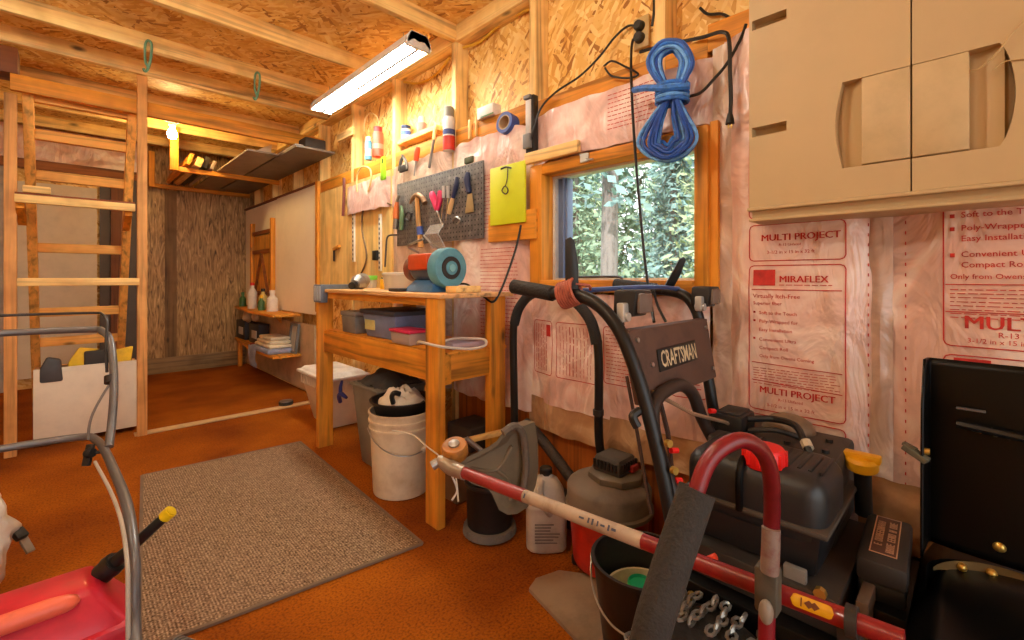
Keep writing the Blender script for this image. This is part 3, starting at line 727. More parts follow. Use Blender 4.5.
# ------------------------------------------------------------------ fluorescent lights
LAMPW = emit('lit_tube', (252, 252, 238), 30)
HOUS = mat('white_enamel', (236, 234, 228), .35, var=.04)
def shoplight(x, y0, y1, z, label):
    t = thing('fluorescent_light', label, 'light', (x, (y0 + y1) / 2, z), 'shop lights under the ceiling')
    prof = [(-.075, -.032), (-.07, -.035), (-.03, -.004), (0, -.012), (.03, -.004), (.07, -.035), (.075, -.032), (.045, .03), (-.045, .03)]
    MB().prism(prof, (x, y1, z), (1, 0, 0), (0, 0, 1), (y1 - y0)).build('housing', HOUS, t)
    for s in (-1, 1):
        MB().cyl((x + s * .035, y0 + .03, z - .026), (x + s * .035, y1 - .03, z - .026), .017, seg=12).build('tube', LAMPW, t)
    MB().box((x - .008, y0 + .02, z - .047), (x + .008, y1 - .02, z - .008), .003).build('spine', mat('grey_spine', (120, 122, 126), .4), t)
    for y in (y0, y1 - .02): MB().prism([(-.07, -.045), (.07, -.045), (.07, .0), (.045, .035), (-.045, .035), (-.07, 0)], (x, y + .02, z), (1, 0, 0), (0, 0, 1), .02, .004).build('end_cap', mat('pale_grey_cap', (206, 204, 200), .4), t)
    for y in (y0 + .15, y1 - .15):
        MB().tube([(x, y, z + .03), (x, y, 2.285)], .002, 6, 1).build('hanging_chain', STEEL, t)
shoplight(1.256, 1.95, 3.19, 2.19, 'twin tube white fluorescent shop light hanging along the right wall')
def fill_bulb(x, y, label):  # unseen overhead bulbs, added to brighten the room
    t = thing('light_bulb', label, 'light', (x, y, 2.28), 'bare bulbs in ceiling holders')
    MB().lathe([(0, 2.28), (.06, 2.28), (.055, 2.262), (.03, 2.252), (.022, 2.225), (0, 2.225)], (x, y, 0)).build('lamp_holder', WHITE, t)
    MB().lathe([(.014, 2.225), (.016, 2.205), (.032, 2.17), (.034, 2.15), (.026, 2.125), (0, 2.115)], (x, y, 0), seg=16).build('bulb', emit('fill_bulb_glow', (255, 246, 226), 135), t)
fill_bulb(-.55, .42, 'lit bare bulb in a white ceiling holder beside the viewer')
fill_bulb(.35, 1.04, 'lit bare bulb in a white ceiling holder above the middle of the room')
fill_bulb(-.6, 2.3, 'lit bare bulb in a white ceiling holder at the left before the ladder')
t = thing('light_bulb', 'lit bare bulb in a white ceiling holder in the back bay', 'light', (.6, 4.53, 2.28))
MB().lathe([(0, 2.28), (.06, 2.28), (.055, 2.262), (.03, 2.252), (.022, 2.225), (0, 2.225)], (.6, 4.53, 0)).build('lamp_holder', WHITE, t)
MB().lathe([(.014, 2.225), (.016, 2.205), (.032, 2.17), (.034, 2.15), (.026, 2.125), (0, 2.115)], (.6, 4.53, 0), seg=16).build('bulb', emit('lit_bulb', (255, 214, 140), 130), t)

# hooks of green cord on the joist
def hook(p, label):
    p = Vector(p)
    t = thing('hanging_hook', label, 'hook', p, 'green coated hooks on the joist')
    b = MB()
    b.tube([p + Vector((0, 0, 0)), p + Vector((.015, -.005, -.02)), p + Vector((.012, 0, -.10)), p + Vector((0, .0, -.16)), p + Vector((-.012, 0, -.18)), p + Vector((-.02, 0, -.165))], .007, 6, 4)
    b.tube([p + Vector((.0, 0, .0)), p + Vector((-.012, 0, -.03)), p + Vector((-.012, 0, -.12)), p + Vector((.0, 0, -.15))], .006, 6, 4)
    b.build('hook_cord', mat('green_cord', (96, 140, 110), .5), t)
hook(ay(148, 40, 3.235), 'green cord hook hanging from the joist above the ladder')
hook(ay(257, 72, 3.235), 'green cord hook hanging from the joist left of the fluorescent light')

# ------------------------------------------------------------------ ladder, platform, white panel
lad = thing('ladder', 'wooden ladder leaning up to the beam in the left bay', 'ladder', (.07, 4.9, 0))
LZW, LXW = wood('ladder_pine_z', (236, 176, 88), 'Z'), wood('ladder_pine_x', (236, 176, 88), 'X')
def lp(x, z): return Vector((x, 3.85 + (2.07 - z) * .54, z))
for x in (-.166, .298): MB().beam(lp(x, .0), lp(x, 2.10), .080, .046, .004, up=(1, 0, 0)).build('rail', LZW, lad)
for z in (2.06, 1.865, 1.64, 1.2, .76, .54, .32, .1):
    a, b_ = lp(-.166, z), lp(.298, z); MB().beam(a, b_, .040, .062, .003, up=(0, 0, 1)).build('rung', LXW, lad)
t = thing('platform_shelf', 'wooden platform shelf fixed between the two posts before the ladder', 'shelf', (.05, 3.7, 1.43))
MB().box((-.21, 3.66, 1.415), (.30, 3.695, 1.46), .003).build('front_board', WX, t)
MB().box((-.21, 3.695, 1.455), (.30, 3.93, 1.475), .002).build('shelf_board', wood('red_brown_board', (128, 64, 30), 'X'), t)
for x in (-.19, .27): MB().beam((x, 3.70, 1.41), (x, 3.90, 1.33), .035, .05).build('bracket', OY, t)
o = MB().box((-.18, 3.68, 1.476), (-.07, 3.75, 1.515), .004).build('wood_block', WX); tag(o, 'small pale wood block on the platform shelf', 'block')
o = MB().box((-.20, 3.665, .955), (.32, 3.70, 1.0), .003).build('cross_board', WX); tag(o, 'pale cross board nailed between the posts at waist height', 'board')
WB = mat('white_melamine', (226, 214, 194), .6, var=.05)
bx = thing('panel_bin', 'white panel box between the posts holding yellow and black things', 'box', (.09, 3.9, 0))
MB().box((-.146, 3.85, .03), (.332, 3.868, .462), .002).build('front_panel', WB, bx)
MB().box((-.146, 3.868, .03), (-.128, 4.12, .44)).box((.314, 3.868, .03), (.332, 4.12, .44)).box((-.128, 3.868, .03), (.314, 4.12, .05)).box((-.128, 4.10, .05), (.314, 4.12, .44)).build('box_sides', wood('bin_plywood', (170, 130, 84), 'X'), bx)
o = MB().prism([(0, 0), (.13, 0), (.14, .17), (.05, .19), (.0, .1)], (.0, 3.92, .38), (1, 0, 0), (0, 0, 1), .03, .01).build('yellow_bag', mat('yellow_sack', (226, 186, 36), .6, bump=.5, bs=20)); tag(o, 'yellow bag standing in the white panel box', 'bag')
o = MB().prism([(0, 0), (.10, 0), (.12, .17), (.0, .15)], (.19, 3.93, .38), (1, 0, 0), (0, 0, 1), .03, .01).build('yellow_bag', mat('yellow_sack', (0, 0, 0))); tag(o, 'yellow bag at the right end of the white panel box', 'bag')
o = MB().box((.07, 3.88, .36), (.19, 3.92, .545), .012).build('tool_case', DUSTB); tag(o, 'dark tool case between the yellow bags in the panel box', 'case')
o = MB().prism([(0, 0), (.10, 0), (.09, .13), (.03, .15), (0, .08)], (-.12, 3.90, .38), (1, 0, 0), (0, 0, 1), .06, .012).build('tool_case', mat('slate_case', (70, 70, 74), .5)); tag(o, 'slate grey case at the left end of the panel box', 'case')

# ------------------------------------------------------------------ back bay: lumber rack
rack = thing('lumber_rack', 'hanging lumber rack of two pine bars in the back bay', 'rack', (1.05, 5.3, 1.95))
MB().box((.62, 4.83, 1.925), (1.5, 4.87, 1.965), .003).build('front_bar', OX, rack)
MB().box((.60, 5.86, 1.925), (1.5, 5.90, 1.965), .003).build('rear_bar', OX, rack)
MB().box((.62, 4.79, 1.925), (.68, 4.83, 2.28), .003).build('hanger', OZ, rack)
MB().box((.58, 5.82, 1.925), (.63, 5.86, 2.28), .003).build('hanger', OZ, rack)
ZR = 1.966
DG = mat('weathered_grey_sheet', (116, 104, 92), .55, c2=(84, 74, 66), vs=3); PGS = mat('pale_grey_strip', (176, 160, 144), .6)
def sheet(x0, x1, y0, y1, z, th, m, name, label, tilt=0):
    o = MB().box((x0, y0, z), (x1, y1, z + th), .002).build(name, m); return tag(o, label, 'board', 'boards on the lumber rack')
sheet(1.20, 1.49, 3.5, 5.92, ZR, .016, DG, 'grey_sheet', 'wide weathered grey sheet, nearest the wall on the lumber rack')
sheet(1.21, 1.27, 3.55, 5.92, ZR + .017, .02, PGS, 'pale_strip', 'pale strip lying on the wide grey sheet on the lumber rack')
sheet(.97, 1.18, 3.86, 5.92, ZR, .014, mat('tan_grey_sheet', (150, 132, 112), .6), 'grey_sheet', 'tan grey sheet in the middle of the lumber rack')
o = MB().prism([(0, 0), (.14, 0), (.15, .09), (.01, .0)], (1.02, 5.7, ZR + .016), (1, 0, 0), (0, 0, 1), 1.75).build('metal_flashing', mat('cream_flashing', (206, 184, 150), .5)); tag(o, 'cream wedge shaped flashing on top of the lumber rack boards', 'flashing')
o = MB().box((1.30, 3.6, ZR + .04), (1.46, 5.6, ZR + .12), .01).build('dark_plank', mat('dark_brown_plank', (58, 48, 40), .7)); tag(o, 'dark plank on top of the stack near the wall stud', 'board', 'boards on the lumber rack')
for i, (x, w, m_, l) in enumerate(((.74, .03, OY, 'narrow orange offcut standing on edge at the left of the rack'), (.80, .05, WY, 'pale offcut lying left of the dark tube on the rack'), (.86, .04, DUSTB, 'dark offcut leaning in the middle of the rack'), (.92, .03, PGS, 'pale grey offcut next to the tan grey sheet'))):
    o = MB().box((x, 4.75 + .02 * i, ZR), (x + w, 5.88, ZR + .10 - .02 * (i % 2)), .002, ('Y', .35)).build('wood_offcut', m_); o.location.z += .012; tag(o, l, 'offcut', 'offcuts on the lumber rack')
# white panels on the right wall of the back bay
WP = mat('off_white_panel', (244, 232, 208), .7, var=.05, vs=2)
trim(MB().box((1.485, 3.86, .69), (1.499, 4.86, 1.785)), WP)
trim(MB().box((1.486, 4.87, .69), (1.499, 5.97, 1.78)), WP)
trim(MB().box((1.47, 3.80, .72), (1.499, 3.85, 1.80)), OZ)
trim(MB().box((1.484, 3.9, .02), (1.499, 5.97, .60)), mat('pale_lower_board', (196, 170, 134), .7))
trim(MB().box((1.470, 3.86, 1.785), (1.499, 5.97, 1.80)), wood('dark_red_strip', (120, 60, 26), 'Y'))
# old wooden frame hung on the wall
t = thing('wooden_frame', 'old wooden frame with cross braces on the far right wall', 'frame', (1.46, 5.3, 1.2))
for y in (5.62, 4.93): MB().box((1.445, y - .025, .70), (1.484, y + .025, 1.60), .003).build('post', OZ, t)
MB().box((1.47, 4.955, .72), (1.48, 5.595, 1.45)).build('back_board', wood('yellow_board', (214, 150, 60), 'Z'), t)
for z in (1.46, 1.26, .82): MB().box((1.455, 4.955, z), (1.475, 5.595, z + .04), .002).build('cross_bar', wood('brown_bar', (140, 78, 28), 'Y'), t)
MB().beam((1.462, 5.5, .86), (1.462, 5.28, 1.26), .03, .015).beam((1.462, 5.06, .86), (1.462, 5.28, 1.26), .03, .015).build('brace', wood('brown_bar2', (140, 78, 28), 'Z'), t)
# two wall shelves and what stands on them
def wshelf(z0, z1, xa, label):
    t = thing('wall_shelf', label, 'shelf', (1.4, 5.05, z0), 'shelves in the back bay')
    MB().prism([(1.484, 4.2), (1.484, 5.92), (xa + .11, 5.92), (xa, 4.9), (xa, 4.2)][::-1], (0, 0, z1 + .001), (1, 0, 0), (0, 1, 0), -.02).build('shelf_board', OY, t)
    for y in (4.75, 5.7): MB().prism([(1.484, z0 - .10), (1.484, z1 - .02), (xa + .15, z1 - .02)], (0, y, 0), (1, 0, 0), (0, 0, 1), .025).build('bracket', OX, t)
    return t
wshelf(.66, .68, 1.25, 'upper pine wall shelf with bottles in the back bay')
sh2 = wshelf(.30, .325, 1.25, 'lower pine wall shelf with towels in the back bay')
MB().box((1.38, 5.84, 0), (1.42, 5.88, .305), .002).build('leg', OZ, sh2)
BZ = .682
def bottle(x, y, r, h, m, capm, label, name='bottle', caph=.03):
    t = thing(name, label, name.replace('_', ' '), (x, y, BZ), 'bottles on the upper wall shelf')
    MB().lathe([(0, BZ), (r, BZ), (r, BZ + h * .7), (r * .45, BZ + h * .88), (r * .42, BZ + h), (0, BZ + h)], (x, y, 0), seg=14).build('bottle_body', m, t)
    MB().lathe([(0, BZ + h), (r * .5, BZ + h), (r * .5, BZ + h + caph), (0, BZ + h + caph)], (x, y, 0), seg=12).build('cap', capm, t)
GRNB = mat('green_bottle', (70, 112, 60), .4)
bottle(1.40, 5.75, .035, .13, GRNB, GRNB, 'green bottle at the far left end of the upper shelf')
bottle(1.38, 5.30, .045, .24, WHITE, BRED, 'tall white bottle with red cap on the upper shelf')
bottle(1.42, 5.08, .04, .18, mat('pale_yellow_plastic', (214, 190, 110), .5), BLACK, 'pale yellow bottle with black cap on the upper shelf')
bottle(1.36, 4.92, .03, .12, GRNB, YEL, 'small green bottle with yellow cap on the upper shelf')
bottle(1.40, 4.72, .05, .17, WHITE, WHITE, 'white jug at the right of the bottles on the upper shelf')
bottle(1.42, 5.45, .035, .20, mat('tan_bottle', (180, 150, 100), .5), WHITE, 'tan bottle with white cap behind the red capped bottle')
o = MB().box((1.31, 4.62, BZ), (1.42, 5.18, .745), .003).build('wooden_tray', mat('cream_cardboard', (214, 186, 140), .7)) if False else None
LZ = .327
for (y, l) in ((5.72, 'black box with white label, further of two on the lower shelf'), (5.22, 'black box with white label, nearer of two on the lower shelf')):
    t = thing('product_box', l, 'box', (1.38, y, LZ), 'black boxes on the lower shelf')
    MB().box((1.37, y - .17, LZ), (1.47, y + .17, .53), .004).build('box_body', mat('dark_printed_box', (34, 34, 42), .5), t)
    MB().box((1.366, y - .11, .38), (1.371, y + .06, .46)).build('label', mat('pale_label', (190, 188, 186), .5), t)
o = MB().box((1.28, 4.9, LZ), (1.40, 5.02, .36), .01).build('red_pouch', mat('dark_red_cloth', (150, 34, 28), .7)); tag(o, 'red pouch lying at the front of the lower shelf', 'pouch')
TW = mat('white_towel', (226, 212, 184), .95, bump=.5, bs=60); TB = mat('blue_grey_towel', (150, 158, 186), .95, bump=.5, bs=60)
b = MB()
for k in range(3): b.box((1.26 + .01 * k, 4.33 + .02 * k, .375 + k * .032), (1.45, 4.78 - .03 * k, .405 + k * .032), .014)
o = b.build('towel_stack', TW); tag(o, 'stack of folded white towels on the lower shelf', 'towels')
o = MB().box((1.24, 4.31, LZ), (1.45, 4.84, .372), .016).grid(10, 12, lambda a, c: Vector((1.236 - .01 * math.sin(c * 3) + .02 * c * noise.noise(Vector((a * 4, c * 3, 1))), 4.62 + .26 * a * (1 - .35 * c), .365 - .19 * c))).build('towel', TB); tag(o, 'blue grey towel draped over the front of the lower shelf', 'towel')
t = thing('picture_frame', 'grey framed panel standing on the lower shelf beside the towels', 'frame', (1.44, 4.3, LZ))
MB().beam((1.44, 4.22, LZ + .003), (1.47, 4.22, .58), .02, .02).beam((1.44, 4.40, LZ + .003), (1.47, 4.40, .58), .02, .02).beam((1.44, 4.21, LZ + .012), (1.44, 4.41, LZ + .012), .02, .02).beam((1.469, 4.21, .58), (1.469, 4.41, .58), .02, .02).build('frame_border', mat('grey_frame', (120, 122, 122), .4), t)
MB().beam((1.45, 4.31, LZ + .01), (1.478, 4.31, .58), .19, .006).build('panel', mat('pale_panel', (196, 190, 176), .5), t)
for c_, r_, l_ in (((1.40, 5.55, .585), (.05, .07, .07), 'larger cream plastic bag tucked under the upper shelf'), ((1.41, 5.30, .60), (.04, .06, .055), 'smaller cream plastic bag tucked under the upper shelf')):
    o = MB().ell(c_, r_).warp(lambda q: q + Vector((1, 1, 1)) * .014 * noise.noise(q * 22)).build('plastic_bag', mat('cream_bag', (206, 178, 136), .6, bump=.5, bs=25)); tag(o, l_, 'bag', 'cream bags under the shelf')
t = thing('small_tin', 'small round grey tin on the floor beside the tote', 'tin', (1.17, 3.72, 0))
MB().lathe([(0, .003), (.05, .003), (.052, .035), (0, .036)], (1.22, 3.78, 0)).build('tin_body', DUSTB, t)
MB().lathe([(0, .036), (.045, .036), (.045, .042), (0, .042)], (1.22, 3.78, 0)).build('lid', STEEL, t)

# ------------------------------------------------------------------ things kept on the wall above the bench
LEDGE = ax(399, 142.5, 1.55).z
def dep(p): return p.x * SN + p.y * CN
def canpos(px, yt, yb, w, X):
    b = ax(px, yb, X)
    if X == 1.545: b.z = LEDGE
    t = ax(px, yt, X)
    return b, t.z - b.z, w / 2 * dep(b) / F
def can(px, yt, yb, w, X, label, m, capm, name='spray_can', band=None, capr=.8, capf=.18):
    b, h, r = canpos(px, yt, yb, w, X)
    t = thing(name, label, name.split('_')[-1], b)
    hb = h * (1 - capf)
    MB().lathe([(0, 0), (r, 0), (r, hb * .93), (r * .85, hb), (0, hb)], b, seg=18).build('can_body', m, t)
    MB().lathe([(0, hb), (r * capr, hb), (r * capr, h * .98), (r * capr * .8, h), (0, h)], b, seg=18).build('cap', capm, t)
    for z0, z1, bm_ in band or []:
        MB().lathe([(r * 1.015, hb * z0), (r * 1.02, hb * z0), (r * 1.02, hb * z1), (r * 1.015, hb * z1)], b, seg=18).build('label_band', bm_, t)
    return t
SKY = mat('sky_blue_label', (96, 170, 214), .45); CORAL = mat('coral_red_label', (222, 84, 58), .45); PALE = mat('pale_label_paper', (226, 220, 214), .5)
can(368.5, 137, 160, 7, 1.53, 'blue and white bottle left of the red bottle on the wall', SKY, WHITE, 'bottle', [(.2, .55, PALE)])
t = can(378, 127, 157, 11, 1.52, 'red bottle hanging from a wire loop on the wall stud', CORAL, BRED, 'bottle', [(.3, .5, mat('pink_label', (232, 150, 130), .5))])
q = [ax(a, b, 1.52) for a, b in ((379, 127), (377, 117), (370, 113), (365, 120), (364, 131))]
MB().tube(q, .004, 6, 4).build('wire_loop', mat('cream_wire', (220, 186, 130), .5), t)
can(406, 126, 141, 10, 1.545, 'small can with blue and white label on the wall ledge', PALE, NAVY, 'can', [(.35, .75, mat('blue_label', (74, 104, 176), .5))], .95, .25)
can(422, 117, 141, 10, 1.545, 'pink bottle with round top on the wall ledge', mat('pink_bottle', (232, 128, 116), .45), mat('pale_pink', (236, 196, 170), .5), 'bottle', None, .7, .4)
can(449, 107, 151, 12, 1.47, 'tall spray can with red base and grey cap near the top of the pegboard', mat('white_can', (214, 210, 206), .35), mat('grey_cap', (140, 134, 122), .5), 'spray_can', [(0, .42, mat('red_label', (206, 50, 34), .4)), (.46, .62, mat('navy_label', (60, 74, 130), .4))], .8, .24)
o = MB().box(ax(480, 121, 1.50) + Vector((-.02, 0, 0)), ax(496, 104, 1.50) + Vector((.035, 0, .004)), .002).build('small_carton', PALE)
o2_ = MB().box(ax(481, 118, 1.478), ax(493, 112, 1.475)).build('green_band', mat('green_label', (80, 150, 90), .5)); o2_.parent = o
tag(o, 'small white carton with green band on the wall ledge', 'carton')
b = ax(507.5, 124, 1.47)
t = thing('tape_roll', 'roll of blue tape hung on the ledge left of the power strip', 'tape', b)
dq = Vector((-1, -.06, .1)).normalized()
MB().lathe([(.034, -.03), (.050, -.03), (.050, .024), (.034, .024), (.034, -.03)], b, dq, 28).build('tape', mat('blue_tape', (66, 88, 164), .5), t)
MB().lathe([(.030, -.031), (.035, -.031), (.035, .0245), (.030, .0245), (.030, -.031)], b, dq, 28).build('core', mat('cardboard_core', (196, 164, 124), .7), t)
q0, q1 = ax(399, 142.5, 1.55), ax(441, 136, 1.55)
o = MB().box((1.515, q0.y, q0.z - .03), (1.588, q1.y, q0.z - .001), .002).build('ledge_strip', WY); tag(o, 'short pale wood strip holding the small can and pink bottle', 'strip')
b = ax(468, 160, 1.455); o = MB().box(b + Vector((0, -.035, -.016)), b + Vector((.03, .035, .018)), .006).build('folded_cloth', mat('olive_cloth', (86, 92, 66), .8)); tag(o, 'olive folded pouch on top of the pegboard', 'pouch')
# blocks, sticks and long tools
o = MB().box(ax(337, 142, 1.48), ax(355, 127, 1.50)).build('wood_block', WY); tag(o, 'wood block nailed to the stud left of the red bottle', 'block')
for px, py0, py1, w, l in ((468, 120, 139, 5, 'short wood offcut on the ledge right of the spray can'), (475, 117, 136, 4, 'thin wood offcut leaning on the ledge next to its thicker twin')):
    o = MB().box(ax(px, py1, 1.49), ax(px + w, py0, 1.51), .002).build('wood_offcut', WZ); tag(o, l, 'offcut')
def stick(name, label, cat, pts, r, m, X=1.465, seg=8, extra=None):
    o = MB().tube([ax(a, b, X) for a, b in pts], r, seg, 3).build(name, m)
    return tag(o, label, cat)
stick('pry_bar', 'dark red pry bar hanging left of the shelf standards', 'pry bar', [(344, 178), (344, 190), (343, 216)], .011, mat('dark_red_steel', (110, 44, 36), .5), 1.447)
stick('hose', 'thin brown hose curving down the yellow plywood', 'hose', [(391, 205), (382, 201), (370, 203), (363, 211), (362, 230), (366, 250), (366, 262), (360, 276)], .006, mat('brown_hose', (112, 84, 54), .5), 1.480)
stick('hex_rod', 'L shaped grey rod hooked on the wall left of the pegboard', 'rod', [(397, 235), (391, 235), (387, 238), (386, 250), (385, 267)], .006, mat('dark_steel', (86, 82, 78), .4, .6), 1.46)
stick('wire_coil', 'cream wire loop hanging below the red bottle', 'wire', [(357, 192), (357, 176), (362, 167), (370, 169), (371, 180), (368, 192)], .006, mat('cream_wire', (0, 0, 0)), 1.44)
t = thing('screwdriver', 'orange handled screwdriver on the ledge above the pegboard', 'screwdriver', ax(417, 150, 1.46))
MB().tube([ax(418, 147, 1.46), ax(417, 152, 1.46), ax(416, 161, 1.46)], [.012, .017, .016], 10).build('handle', mat('orange_handle', (226, 84, 40), .4), t)
MB().tube([ax(416, 161, 1.46), ax(414, 176, 1.455)], .004, 6).build('shaft', STEEL, t)
t = thing('pliers', 'dark pliers hanging on the ledge above the hammer', 'pliers', ax(403, 160, 1.44))
MB().tube([ax(404, 155, 1.45), ax(401, 161, 1.44), ax(399, 171, 1.43)], [.006, .011, .007], 8).tube([ax(402, 155, 1.45), ax(406, 162, 1.44), ax(407, 170, 1.43)], [.006, .011, .007], 8).build('jaws', mat('dark_steel2', (92, 84, 74), .45, .6), t)
MB().box(ax(399, 166, 1.43), ax(408, 171, 1.445), .003).build('grip', DUSTB, t)
t = thing('chisel', 'long grey chisel with tan handle right of the orange screwdriver', 'chisel', ax(432, 150, 1.45))
MB().tube([ax(434, 139, 1.46), ax(432, 150, 1.455), ax(429, 168, 1.45)], .008, 8).build('blade', mat('grey_steel', (120, 116, 110), .4, .7), t)
MB().tube([ax(435, 128, 1.47), ax(434, 140, 1.46)], .011, 8).build('handle', WZ, t)
t = thing('green_tag', 'lime green slotted tag hanging under the red bottle', 'tag', ax(385, 170, 1.44))
b0 = ax(381.5, 181, 1.44); hh = ax(381.5, 159, 1.455).z - b0.z; ww = 7.5 * dep(b0) / F * 1.3
MB(wallT(b0)).prism([(0, .01), (.008, 0), (ww - .008, 0), (ww, .01), (ww * .85, hh), (ww * .15, hh)], (0, 0, 0), (1, 0, 0), (0, 1, 0), .01, .002).build('tag_body', mat('lime_green', (150, 220, 30), .4), t)
MB(wallT(b0)).box((ww * .42, hh * .72, .009), (ww * .58, hh * .9, .013)).build('slot', BLACK, t)
# shelf standards, square
def standard(px, y0, y1, label):
    b = ax(px, y1, 1.485); h = ax(px, y0, 1.485).z - b.z
    t = thing('shelf_standard', label, 'shelf standard', b, 'slotted shelf standards')
    MB(wallT(b)).box((-.016, 0, 0), (.016, h, .012), .001).build('rail', WHITE, t)
    m = MB(wallT(b))
    k = .015
    while k < h - .02: m.box((-.006, k, .011), (.006, k + .016, .0135)); k += .032
    m.build('slots', BLACK, t)
standard(354.5, 211, 262, 'white slotted shelf standard, left of the brown hose')
standard(381, 214, 271, 'white slotted shelf standard, right of the brown hose')
t = thing('try_square', 'small wood and metal square hanging left of the shelf standards', 'square', ax(340, 250, 1.5))
b = ax(335, 251, 1.485); MB(wallT(b)).box((0, 0, 0), (.10, .018, .02), .002).build('stock', OX, t) if False else MB(wallT(b, .2)).box((0, 0, 0), (.11, .022, .02), .002).build('stock', OY, t)
MB(wallT(b)).box((-.01, -.08, .005), (.012, .02, .012), .001).build('blade', DUSTB, t)
b = ax(378, 255, 1.485); o = MB(wallT(b)).box((-.03, -.035, 0), (.03, .03, .03), .006).build('junction_box', BLACK); tag(o, 'black square box on the yellow plywood by the standards', 'box')
# pegboard
PEGX = 1.44
def pegmat():
    m, nt, b = newmat('dark_pegboard')
    tc = N(nt, 'ShaderNodeTexCoord'); mp = N(nt, 'ShaderNodeMapping'); mp.inputs['Scale'].default_value = (0, 40, 40); nt.links.new(tc.outputs['Object'], mp.inputs[0])
    fr = N(nt, 'ShaderNodeVectorMath', operation='FRACTION'); nt.links.new(mp.outputs[0], fr.inputs[0])
    ds = N(nt, 'ShaderNodeVectorMath', operation='DISTANCE'); ds.inputs[1].default_value = (0, .5, .5); nt.links.new(fr.outputs[0], ds.inputs[0])
    n2 = N(nt, 'ShaderNodeTexNoise'); n2.inputs['Scale'].default_value = 30; n2.inputs['Detail'].default_value = 6; nt.links.new(tc.outputs['Object'], n2.inputs[0])
    c = mixc(nt, ramp(nt, ds.outputs['Value'], [(.15, (0, 0, 0)), (.19, (255, 255, 255))]), lin((20, 18, 18)), ramp(nt, n2.outputs[0], [(.3, (78, 76, 76)), (.6, (114, 110, 108)), (.75, (150, 146, 140))]))
    nt.links.new(c, b.inputs['Base Color']); b.inputs['Roughness'].default_value = .5; return m
pa, pb = ax(397, 247, PEGX), ax(483, 160, PEGX)
o = MB().box((PEGX, pa.y, pa.z + .005), (PEGX + .008, pb.y, pb.z), .001).build('pegboard', pegmat()); tag(o, 'dark pegboard of hanging hand tools above the bench', 'pegboard')
TX = PEGX - .003
def pt(px, py, X=TX - .012): return ax(px, py, X)
t = thing('hammer', 'claw hammer with wooden handle hanging on the pegboard', 'hammer', pt(417, 198))
MB().tube([pt(410, 204), pt(413, 198), pt(418, 195), pt(423, 199)], [.005, .013, .016, .015], 10, 4).tube([pt(423, 198), pt(425, 203)], .017, 10).build('head', mat('rusty_steel', (150, 116, 86), .4, .5), t)
MB().tube([pt(417, 195), pt(418, 215), pt(421, 247)], [.012, .014, .017], 10).build('handle', wood('hammer_handle', (206, 150, 84), 'Z', grain=60, knots=False), t)
MB().tube([pt(419.6, 227), pt(420.4, 235)], .019, 12).build('blue_tape_band', mat('blue_tape', (0, 0, 0)), t)
t = thing('glue_gun', 'pink handled tool with long grey shaft hanging on the pegboard', 'tool', pt(436, 200))
MB().tube([pt(432, 192), pt(433, 197), pt(437, 210)], [.012, .020, .013], 10).tube([pt(440, 191), pt(440, 198), pt(437, 210)], [.012, .019, .013], 10).build('handle', mat('hot_pink_plastic', (226, 62, 110), .4), t)
MB().tube([pt(437, 210), pt(440, 218), pt(443, 227)], [.009, .006, .004], 8).build('shaft', STEEL, t)
t = thing('paint_scraper', 'navy handled paint scraper with tan blade at the right of the pegboard', 'scraper', pt(468, 190))
MB().tube([pt(468, 172), pt(467, 180), pt(469, 193)], [.010, .017, .013], 10).build('handle', NAVY, t)
b0 = pt(470, 213, TX - .004)
MB(wallT(b0)).prism([(-.034, 0), (.034, .004), (.020, .095), (-.012, .095)], (0, 0, 0), (1, 0, 0), (0, 1, 0), .006, .001).build('blade', mat('tan_blade', (176, 156, 116), .4, .4), t)
t = thing('putty_knife', 'slim navy handled knife left of the paint scraper', 'knife', pt(454, 195))
MB().tube([pt(457, 177), pt(456, 186), pt(453, 198)], [.008, .014, .010], 10).build('handle', NAVY, t)
MB().tube([pt(453, 198), pt(451, 205), pt(449, 214)], [.010, .013, .011], 8).build('blade', mat('tan_wood_blade', (206, 172, 120), .5), t)
for k, (px, l) in enumerate(((443.5, 'long bright screwdriver next to the pink handled tool'), (448, 'second bright screwdriver left of the slim navy knife'))):
    t = thing('screwdriver', l, 'screwdriver', pt(px, 195))
    MB().tube([pt(px, 186), pt(px, 198)], [.009, .008], 8).build('handle', mat('clear_handle', (190, 186, 180), .25), t)
    MB().tube([pt(px, 198), pt(px - 2, 221)], .0035, 6).build('shaft', CHROME, t)
t = thing('pipe_cutter', 'orange and green pipe clamp at the left edge of the pegboard', 'clamp', pt(396, 215))
MB().tube([pt(397, 202), pt(396, 212), pt(396, 219)], [.010, .018, .018], 10).build('body', mat('orange_enamel', (216, 112, 52), .4), t)
MB().tube([pt(401, 206), pt(402, 216), pt(401, 230)], [.008, .014, .012], 10).build('handle', mat('dull_green', (110, 136, 96), .5), t)
MB().tube([pt(399, 195), pt(396, 204)], .009, 8).tube([pt(396, 219), pt(395, 229)], .014, 10).build('jaw', STEEL, t)
o = MB().tube([pt(408, 211), pt(411, 216), pt(409, 221), pt(405, 218), pt(408, 212), pt(412, 214)], .005, 6, 4).build('hook', BLACK); tag(o, 'dark twisted hook left of the hammer', 'hook')
o = MB().tube([pt(452, 221), pt(456, 217), pt(460, 220), pt(457, 224)], .005, 6, 4).build('hook', STEEL); tag(o, 'bright metal hook below the slim navy knife', 'hook')
